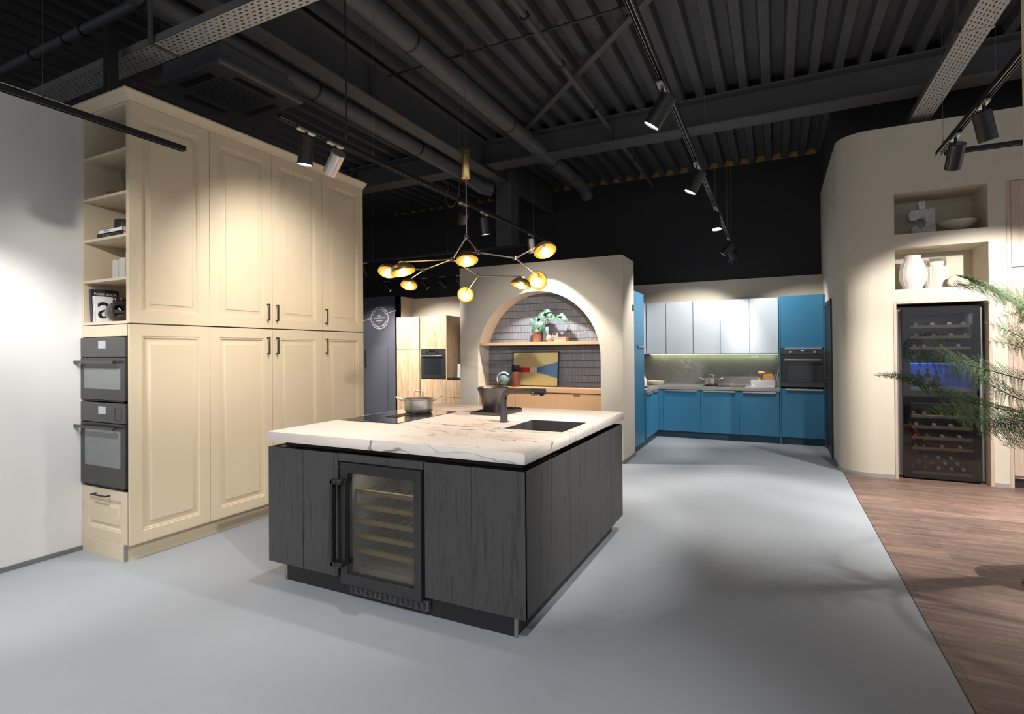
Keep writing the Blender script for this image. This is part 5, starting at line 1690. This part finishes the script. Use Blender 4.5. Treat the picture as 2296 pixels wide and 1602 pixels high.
M().lathe([(.070, .258), (.068, .275), (.076, .300), (.074, .315), (.068, .315), (.066, .28), (0, .268)], c, n=40).build('neck', 'cream_ceramic', t)
gl = M().lathe([(0, 0), (.04, 0), (.076, .02), (.085, .07), (.074, .125), (.072, .125), (.082, .07), (.072, .024), (0, .006)], (1.700, 7.755, nz2 + .262), n=32)
gl.lathe([(0, .0005), (.018, .0005), (.018, .006), (.008, .012), (.008, .25), (.03, .262), (0, .264)], (1.700, 7.755, nz2), n=24)
o = gl.build('glass_bowl', 'clear_glass')
tag(o, 'clear stemmed glass bowl behind the ribbed vase in the lower niche', 'glass')
t = thing('nautilus_shell', 'cream ceramic nautilus shell at the right of the lower niche', 'ornament', (1.78, 7.42, nz2))
sh = []
NS, NR = 44, 14
for i in range(NS + 1):
    th = 2.0 * pi * 1.28 * i / NS
    R_ = .014 * math.exp(.215 * th)
    wv = 1 + .05 * (i % 2)
    cx_ = 1.775 + R_ * 1.0 * cos(-th + pi * .46)
    cz_ = nz2 + .108 + R_ * 1.0 * sin(-th + pi * .46)
    rr_ = R_ * .92 * wv
    d_ = Vector((cos(-th + pi * .46), 0, sin(-th + pi * .46)))
    sh.append([Vector((cx_, 7.42, cz_)) + d_ * (rr_ * .80 * cos(2 * pi * q / NR)) + Y * (rr_ * .95 * sin(2 * pi * q / NR)) for q in range(NR)])
low = min(p.z for r in sh for p in r)
sh = [[p + Z * (nz2 + .001 - low) for p in r] for r in sh]
M().rings(sh, cap1=False).build('shell', 'cream_ceramic', t, ang=20)

# pale oak cupboards at the right edge
t = thing('tall_cabinet', 'tall pale oak cupboard at the right edge beyond the fern', 'kitchen cabinet', (2.6, 7.6, 0))
M().box(2.224, 3.38, 7.345, 7.90, .10, 3.212).build('carcass', 'pale_oak', t)
for a, b in ((2.226, 2.80), (2.804, 3.378)):
    M().box(a, b, 7.322, 7.344, 2.312, 3.210).build('upper_door', 'pale_oak', t, bevel=.001)
    M().box(a, b, 7.322, 7.344, .135, 2.304).build('lower_door', 'pale_oak', t, bevel=.001)
M().box(2.224, 3.38, 7.37, 7.39, .0, .099).build('plinth', 'cover_black', t)

# ================================================================== fern on a wooden stand
t = thing('fern', 'large feathery green tree fern leaning in from the right edge', 'plant', (1.70, 4.66, .30))
pc = Vector((1.70, 4.66, .30))
M().lathe([(0, 0), (.13, 0), (.17, .26), (.18, .28), (.165, .28), (.15, .24), (0, .23)], pc, n=32).build('pot', 'cover_black', t)
M().lathe([(0, .231), (.148, .231), (.10, .25), (0, .255)], pc, n=24).build('soil', 'soil', t)
M().tube([pc + Z * .24, pc + Vector((.02, .01, .50)), pc + Vector((-.01, -.02, .75)), pc + Vector((-.01, -.03, .98))], [.05, .042, .045, .05], 14).build('trunk', 'bark', t)
FR = {
 'a': [(0.955, 4.143, 1.855), (1.144, 4.263, 1.842), (1.29, 4.363, 1.794), (1.41, 4.451, 1.741), (1.60, 4.57, 1.56), (1.69, 4.63, 1.28)],
 'b': [(0.97, 4.038, 1.91), (1.106, 4.161, 1.877), (1.236, 4.281, 1.828), (1.384, 4.41, 1.751), (1.60, 4.56, 1.54), (1.69, 4.63, 1.28)],
 'c': [(1.185, 4.369, 1.632), (1.307, 4.429, 1.592), (1.418, 4.484, 1.525), (1.59, 4.58, 1.40), (1.69, 4.63, 1.28)],
 'd': [(1.267, 4.465, 1.66), (1.354, 4.489, 1.684), (1.426, 4.506, 1.69), (1.60, 4.58, 1.55), (1.69, 4.63, 1.28)],
 'e': [(0.707, 4.081, 1.403), (0.89, 4.182, 1.409), (1.016, 4.255, 1.383), (1.172, 4.343, 1.342), (1.411, 4.472, 1.269), (1.60, 4.58, 1.22), (1.69, 4.63, 1.26)],
 'f': [(0.528, 3.827, 1.314), (0.661, 3.924, 1.301), (0.766, 4.008, 1.269), (0.922, 4.116, 1.211), (1.098, 4.235, 1.143), (1.279, 4.357, 1.085), (1.45, 4.48, 1.06), (1.60, 4.57, 1.12), (1.69, 4.63, 1.26)],
 'g': [(0.92, 4.13, 1.361), (1.035, 4.209, 1.342), (1.143, 4.285, 1.279), (1.259, 4.365, 1.210), (1.404, 4.46, 1.14), (1.58, 4.56, 1.14), (1.69, 4.63, 1.26)],
 'h': [(0.841, 4.205, 1.072), (1.009, 4.288, 1.071), (1.133, 4.349, 1.03), (1.3, 4.432, 0.99), (1.46, 4.51, 1.00), (1.60, 4.58, 1.09), (1.69, 4.63, 1.25)],
 'i': [(1.072, 4.431, 0.991), (1.243, 4.478, 0.983), (1.425, 4.53, 0.985), (1.59, 4.59, 1.07), (1.69, 4.64, 1.25)],
 'j': [(1.113, 4.229, 0.93), (1.244, 4.33, 0.968), (1.398, 4.442, 1.0), (1.58, 4.56, 1.10), (1.69, 4.63, 1.25)],
 'k': [(1.234, 4.233, 0.875), (1.379, 4.388, 0.893), (1.53, 4.52, 0.96), (1.65, 4.60, 1.10), (1.70, 4.64, 1.25)],
 'l': [(1.224, 4.498, 1.768), (1.329, 4.513, 1.773), (1.434, 4.527, 1.77), (1.60, 4.59, 1.60), (1.69, 4.64, 1.28)],
 'm': [(1.20, 4.40, 1.52), (1.33, 4.46, 1.50), (1.46, 4.53, 1.45), (1.60, 4.60, 1.37), (1.69, 4.64, 1.28)],
 'n': [(2.35, 4.95, 1.55), (2.15, 4.85, 1.66), (1.95, 4.75, 1.62), (1.78, 4.67, 1.42), (1.70, 4.64, 1.28)],
 'o': [(2.45, 4.45, 1.20), (2.25, 4.50, 1.33), (2.0, 4.56, 1.40), (1.80, 4.60, 1.36), (1.70, 4.63, 1.28)],
 'p': [(1.95, 5.25, 1.50), (1.88, 5.05, 1.62), (1.80, 4.85, 1.58), (1.73, 4.70, 1.40), (1.70, 4.64, 1.28)],
 'q': [(1.85, 3.95, 1.10), (1.82, 4.12, 1.26), (1.78, 4.34, 1.38), (1.73, 4.52, 1.37), (1.70, 4.63, 1.28)],
}


def resample(pts, n):
    pts = [Vector(p) for p in pts]
    ext = [pts[0] * 2 - pts[1]] + pts + [pts[-1] * 2 - pts[-2]]
    dense = []
    for i in range(1, len(ext) - 2):
        p0, p1, p2, p3 = ext[i - 1:i + 3]
        for k in range(12):
            u = k / 12
            dense.append(.5 * ((2 * p1) + (p2 - p0) * u + (2 * p0 - 5 * p1 + 4 * p2 - p3) * u * u + (3 * p1 - p0 - 3 * p2 + p3) * u ** 3))
    dense.append(pts[-1])
    acc = [0]
    for a, b in zip(dense[:-1], dense[1:]):
        acc.append(acc[-1] + (b - a).length)
    out, j = [], 0
    for k in range(n):
        s = acc[-1] * k / (n - 1)
        while j < len(acc) - 2 and acc[j + 1] < s: j += 1
        u = (s - acc[j]) / max(1e-9, acc[j + 1] - acc[j])
        out.append(dense[j].lerp(dense[j + 1], u))
    return out, acc[-1]


rnd = random.Random(3)
for key, pts in FR.items():
    line, Ln = resample(pts, 60)
    mm = M()
    mm.tube([p for i, p in enumerate(line) if i % 3 == 0 or i == 59], [.0010 + .0042 * i / 59 for i in range(60) if i % 3 == 0 or i == 59], 6)
    step = .050
    s = .03
    tw = rnd.uniform(-.35, .35)
    while s < Ln * .88:
        u = s / Ln
        i = min(58, int(u * 59))
        p = line[i].lerp(line[i + 1], u * 59 - i)
        d = (line[max(i - 2, 0)] - line[min(i + 3, 59)]).normalized()      # towards the tip
        nv = Vector((-.35 + tw, -.72, .60)).normalized()
        sd = d.cross(nv).normalized()
        pl = min(.150, .018 + s * .46) * (1 - .35 * max(0, u - .6))
        pl *= min(1, Ln / .62)
        for q in (-1, 1):
            ax = (sd * q + d * (.42 + rnd.uniform(-.15, .15)) + nv * rnd.uniform(-.25, .10)).normalized()
            ll = pl * rnd.uniform(.85, 1.08)
            mm.tube([p, p + ax * ll], [.0010, .0004], 4)
            nl = max(5, int(ll / .0090))
            w = ax.cross(nv).normalized()
            for k in range(nl):
                f = (k + .6) / nl
                b = p + ax * (ll * f) - nv * (.10 * ll * f * f)
                lf = (.0185 * (1 - f) ** .7 + .003) * min(1, ll / .085)
                hw = .0036 * min(1, ll / .07) * (1 - .4 * f)
                for e_ in (-1, 1):
                    ld = (w * e_ + ax * .55).normalized()
                    wd = ld.cross(nv).normalized()
                    tip = b + ld * lf - nv * .002
                    mid = b + ld * (lf * .45)
                    mm.add([b, mid + wd * hw, tip, mid - wd * hw], [(0, 1, 2, 3)])
        s += step * (.8 + .5 * u)
    mm.build('frond', 'fern_green', t, smooth=False)
st = thing('plant_stand', 'orange-brown wooden plant stand at the right edge of the wooden floor', 'plant stand', (1.70, 4.66, 0))
M().lathe([(0, .27), (.20, .27), (.20, .298), (0, .298)], (1.70, 4.66, 0), n=40).build('stand_top', 'orange_wood', st)
for a, b in ((1.380, 4.415), (2.01, 4.40), (1.72, 5.00), (2.02, 4.94)):
    top = Vector((1.70 + (a - 1.70) * .45, 4.66 + (b - 4.66) * .45, .275))
    M().tube([(a, b, 0.0), top], [.016, .026], 10).build('leg', 'orange_wood', st)

# ================================================================== brass branch chandelier over the island
t = thing('chandelier', 'brass branching chandelier with eight dome lamps hanging over the island', 'chandelier', (-2.266, 3.781, 2.0))
J = {'0': (-2.266, 3.781, 2.419), '1': (-2.373, 3.730, 2.233), '2': (-2.129, 3.738, 2.271), '3': (-1.884, 3.914, 2.229), '4': (-2.793, 3.914, 2.200), '5': (-2.357, 4.128, 2.144)}
J = {k: Vector(v) for k, v in J.items()}
R_ = CAM_R; U_ = Vector((0, 0, 1)); TC = Vector((.44, -.8975, 0))
lamps = [('1', 'L1', (-3.023, 3.713, 2.175), (-.05, -.86, .45), '4'), ('2', 'L2', (-2.295, 2.976, 2.028), (.24, -.93, .12), '1'), ('3', 'L3', (-3.387, 4.493, 2.163), (-.05, -.88, .42), '4'),
         ('4', 'C1', (-2.163, 3.614, 2.191), (.12, -.90, .36), '2'), ('5', 'C2', (-2.940, 4.879, 2.077), (-.05, -.42, .90), '5'), ('6', 'R1', (-1.899, 4.044, 2.024), (-.24, -.95, .10), '5'),
         ('7', 'R2', (-1.893, 4.387, 2.100), (-.30, -.50, .80), '3'), ('8', 'R3', (-1.551, 3.735, 2.230), (.20, -.85, .46), '3')]
M().cyl(J['0'] + Z * .02, J['0'] + Z * .475, .0055, n=10).build('drop_rod', 'nickel', t)
bp = J['0'] + Z * .595
M().lathe([(0, -.115), (.031, -.115), (.033, -.112), (.033, .112), (.031, .115), (0, .115)], bp, n=32).lathe([(0, -.127), (.009, -.127), (.009, -.115)], bp, n=16).build('weight_cylinder', 'brass', t)
M().cyl(bp + Z * .115, bp + Z * .19, .003, n=8).build('cable_gland', 'nickel', t)
M().cyl(bp + Z * .19, (bp.x, bp.y, DECK + .02), .0015, n=6).build('suspension_wire', 'nickel', t)
cab = [bp + Z * .125, bp + Vector((-.05, .02, .15)), bp + Vector((-.075, .03, .08)), bp + Vector((-.085, .035, -.05)), bp + Vector((-.10, .05, -.20)), bp + Vector((-.16, .07, -.30)), bp + Vector((-.24, .09, -.28)), bp + Vector((-.26, .09, -.20)), bp + Vector((-.22, .08, -.14)), bp + Vector((-.30, .10, -.05))]
lnp, _ = resample(cab, 40)
M().tube(lnp, .0028, 6).build('power_cable', 'black_matt', t)


def arm(a, b, r=.0060):
    a, b = Vector(a), Vector(b)
    d = (b - a).normalized()
    M().cyl(a, b, r, n=10).cyl(a + d * .02, a + d * .07, r * 1.3, n=10).cyl(b - d * .06, b - d * .02, r * 1.3, n=10).build('arm', 'nickel', t)


for a, b in (('0', '1'), ('0', '2'), ('2', '3'), ('1', '4'), ('1', '5')):
    arm(J[a], J[b])
for k, p in J.items():
    M().cyl(p - Z * .016, p + Z * .016, .015, n=16).cyl(p + Vector((-.022, 0, 0)), p + Vector((.022, 0, 0)), .008, n=10).cyl(p + Vector((0, -.024, .004)), p + Vector((0, .024, .004)), .006, n=10).build('joint', 'dark_steel', t)
RL = .0875
for k, nm, p, (a, b, c), jn in lamps:
    p = Vector(p)
    ax = (R_ * a + U_ * b + TC * c).normalized()       # opening direction of the dome
    apex = p - ax * .062
    prof = []
    for i in range(11):
        f = pi / 2 * i / 10
        prof.append((RL * sin(f), .066 * (1 - cos(f))))
    inner = [(r * .975, z + .0022) for r, z in reversed(prof)]
    sh = M().lathe(prof + inner, apex, ax, n=40).build('dome_shade', 'brass', t)
    relabel(sh, 'brushed brass dome shade')
    M().cyl(apex - ax * .012, apex + ax * .036, .0135, n=16).build('bulb_socket', 'brass', sh)
    M().lathe([(.011, 0), (.013, .004), (.022, .022), (.0265, .036), (.024, .050), (.014, .060), (0, .063)], apex + ax * .030, ax, n=20).build('bulb', 'bulb', sh)
    arm(J[jn], apex - ax * .012)
    add_light('POINT', 'bulb_lamp', p + ax * .040, 1.9, (1.0, .58, .20), t, shadow_soft_size=.026)

# ================================================================== lighting tracks
def track(label, a, b, wires=(), wtop=DECK + .02):
    a, b = Vector(a), Vector(b)
    d = (b - a).normalized()
    s = d.cross(Z).normalized()
    t = thing('lighting_track', label, 'lighting track', (a + b) / 2)
    c = (a + b) / 2
    L_ = (b - a).length / 2
    mm = M()
    mm.obox(c + Z * .032, d, s, Z, L_, .0185, .003)
    for q in (-1, 1):
        mm.obox(c + s * (q * .0165) + Z * .0155, d, s, Z, L_, .002, .0155)
    mm.build('rail', 'black_matt', t)
    for q in (-1, 1):
        M().obox(c + s * (q * .0085) + Z * .010, d, s, Z, L_ - .01, .0012, .0035).build('conductor', 'silver', t)
    for w in wires:
        p = a + d * w + Z * .035
        M().cyl(p, p + Z * .045, .006, .003, n=10).cyl(p + Z * .04, (p.x, p.y, wtop), .0013, n=5).build('suspension_wire', 'nickel', t)
    return t


def spotlight(label, P, T, watts, cone, blend=.55, color=LAMP_WARM, r=.050, length=.185, adir=Y, body='black_matt', grp='track spotlights', soft=.03):
    P, T = Vector(P), Vector(T)
    t = thing('track_spotlight', label, 'spotlight', P, grp)
    adir = Vector(adir)
    s = adir.cross(Z)
    M().obox(P - Z * .010, adir, s, Z, .075, .017, .009).build('track_adapter', 'silver', t, bevel=.003)
    piv = P - Z * .125
    M().cyl(P - Z * .015, piv, .010, n=12).build('stem', 'black_matt', t)
    a = (T - piv).normalized()
    q0, q1 = piv - a * (length * .38), piv + a * (length * .62)
    hs = M().lathe([(0, 0), (r * .93, 0), (r, .004), (r, length - .001), (r * .94, length), (r * .92, length - .006), (r * .90, length - .03)], q0, a, n=32).build('lamp_body', body, t)
    M().lathe([(r * .91, length - .008), (0, length - .0075)], q0, a, n=32).build('lens', 'lamp_lens', t)
    l = add_light('SPOT', 'spot_lamp', q1 + a * .006, watts, color, t, spot_size=radians(cone), spot_blend=blend, shadow_soft_size=soft)
    l.rotation_mode = 'QUATERNION'
    l.rotation_quaternion = a.to_track_quat('-Z', 'Y')
    return t


track('black track passing in front of the white wall and the first cream cabinet', (-3.72, -3, 2.90), (-3.72, 2.365, 2.90), (4.55,))
track('long black track hanging between the cream cabinets and the chandelier', (-2.86, 2.44, 3.0), (-2.86, 7.34, 3.0), (.9, 2.2, 3.0, 3.5, 4.05), 4.232)
track('long black track running from the top centre toward the blue kitchen', (-.56, -2.5, 3.0), (-.56, 8.75, 3.0), (5.9, 7.7, 8.6, 10.2, 10.9))
track('short unseen track added to carry the shelf-end spotlight, outside the view', (-2.9, -1.0, 3.0), (-2.9, .6, 3.0), (.3,), 4.19)  # unseen track, added only to hold the shelf-end lamp
track('near branch of the L-shaped black track at the right', (1.18, 2.72, 3.0), (1.18, 5.31, 3.0), (1.35, 2.45))
track('cross branch of the L-shaped black track at the right', (1.22, 5.31, 3.0), (3.6, 5.31, 3.0), (.55, 2.0))
track('black track crossing behind the chandelier in front of the arched wall', (-6.6, 7.09, 3.0), (-2.90, 7.09, 3.0), (.5, 2.0))
track('far black track over the oak kitchen', (-8.2, 9.17, 3.0), (-5.2, 9.17, 3.0), (1.3, 2.5))
tag(M().tube([(-2.86, 3.02, 3.044), (-2.82, 3.0, 3.08), (-2.81, 2.99, 3.3), (-2.81, 2.98, DECK + .02)], .007, 8).build('power_cable', 'black_matt'),
    'black supply cable dropping from the roof to the track above the cream cabinets', 'cable')

# track between cabinets and chandelier
spotlight('lit spotlight pointing straight down beside the cream cabinets', (-2.86, 2.66, 3.0), (-3.25, 2.66, 0), 80, 100, .8)
spotlight('pale spotlight turned toward the cream cabinet doors', (-2.86, 2.93, 3.0), (-4.12, 3.40, 1.95), 105, 96, .9, body='silver')
spotlight('dark spotlight tilted left behind the brass weight', (-2.86, 4.72, 3.0), (-6.4, 8.6, 1.2), 450, 24, .6)
spotlight('lit spotlight pointing down right of the chandelier rod', (-2.86, 5.16, 3.0), (-2.75, 5.6, 0), 150, 70, .7)
spotlight('pale spotlight hanging beside the rightmost chandelier lamp', (-2.86, 6.42, 3.0), (-2.80, 6.76, 0.9), 300, 92, .35, body='silver')
# centre track
spotlight('large lit spotlight at the top centre aimed at the island', (-.57, 3.15, 3.0), (-1.85, 3.2, .96), 118, 58)
spotlight('lit spotlight second along the centre track', (-.565, 4.62, 3.0), (-1.6, 4.5, .9), 140, 64)
spotlight('lit spotlight third along the centre track, hanging straight down', (-.56, 6.15, 3.0), (-.30, 5.65, 0), 330, 64, .8)
spotlight('first of the three dark spotlights at the far end of the centre track', (-.56, 7.95, 3.0), (-1.85, 7.95, 1.5), 170, 84, .5)
spotlight('second of the three dark spotlights at the far end of the centre track', (-.56, 8.30, 3.0), (.28, 9.40, 1.5), 125, 76, .5)
spotlight('last of the three dark spotlights at the far end of the centre track', (-.56, 8.62, 3.0), (-1.25, 9.55, 1.45), 150, 88, .5)
# right track
spotlight('lit spotlight on the near branch of the right track, tilted', (1.18, 4.28, 3.0), (1.95, 5.1, 0), 190, 74, .7)
spotlight('grey spotlight hanging at the corner of the right track', (1.18, 4.86, 3.0), (1.05, 6.6, .4), 170, 70, .6, body='oven_panel')
# far track over the oak kitchen
for k, x in enumerate((-7.50, -6.52, -6.08, -5.66)):
    spotlight('%s dark spotlight from the left on the far track over the oak kitchen' % ords[k], (x, 9.17 - .0, 3.0), (x + .55, 9.60, 2.1), 25, 70, .6, adir=X)
# unseen lamps on the tracks: some read off their pools, others added to brighten
spotlight('spotlight on the left track in front of the white wall, outside the view', (-3.72, 1.05, 2.9), (-4.72, 1.65, .7), 170, 84, .7, LAMP_WHITE)
spotlight('unseen second spotlight added on the left track, outside the view', (-3.72, .2, 2.9), (-3.3, .9, 0), 125, 80, .7, LAMP_WHITE)  # this and the next three are added to light the front floor
spotlight('unseen third spotlight added on the left track, outside the view', (-3.72, -1.0, 2.9), (-2.4, .9, 0), 115, 80, .7, LAMP_WHITE)
spotlight('unseen spotlight added on the centre track above the camera, outside the view', (-.56, 1.0, 3.0), (-1.3, 1.3, 0), 120, 80, .7, LAMP_WHITE)
spotlight('unseen spotlight added on the centre track behind the camera, outside the view', (-.56, -.9, 3.0), (-1.4, 1.2, 0), 140, 76, .7, LAMP_WHITE)
spotlight('spotlight on the centre track aimed at the cream cabinets, outside the view', (-.56, 1.5, 3.0), (-4.1, 3.3, .8), 200, 50, .8)
spotlight('unseen spotlight added on the right track aimed at the island side, outside the view', (1.18, 2.85, 3.0), (-1.15, 3.5, .60), 330, 36, .8)  # added to brighten the dark right side of the island
spotlight('spotlight on the centre track aimed at the arched alcove, outside the view', (-.56, 1.72, 3.0), (-2.95, 6.95, 1.50), 520, 28, .7)
spotlight('spotlight on the cross branch of the right track, outside the view', (2.35, 5.31, 3.0), (1.95, 7.32, 1.0), 430, 84, .35, adir=X)
spotlight('unseen second spotlight added on the cross branch of the right track, outside the view', (2.9, 5.31, 3.0), (2.1, 5.2, 0), 420, 84, .7, adir=X)  # added to light the wooden floor without overexposing the fern
spotlight('unseen spotlight added on the short track, aimed at the shelf end, outside the view', (-2.9, .2, 3.0), (-4.45, 2.3, 1.9), 150, 40, .8)  # added to brighten the open shelf compartments
spotlight('unseen spotlight added at the hidden left end of the track behind the chandelier', (-6.50, 7.09, 3.0), (-7.2, 8.6, 1.0), 220, 72, .5, adir=X)  # added out of sight to light the navy wall and emblem
spotlight('second unseen spotlight added at the hidden left end of the track behind the chandelier', (-6.30, 7.09, 3.0), (-6.0, 8.6, 1.1), 380, 84, .5, adir=X)  # added out of sight to light the oak fronts
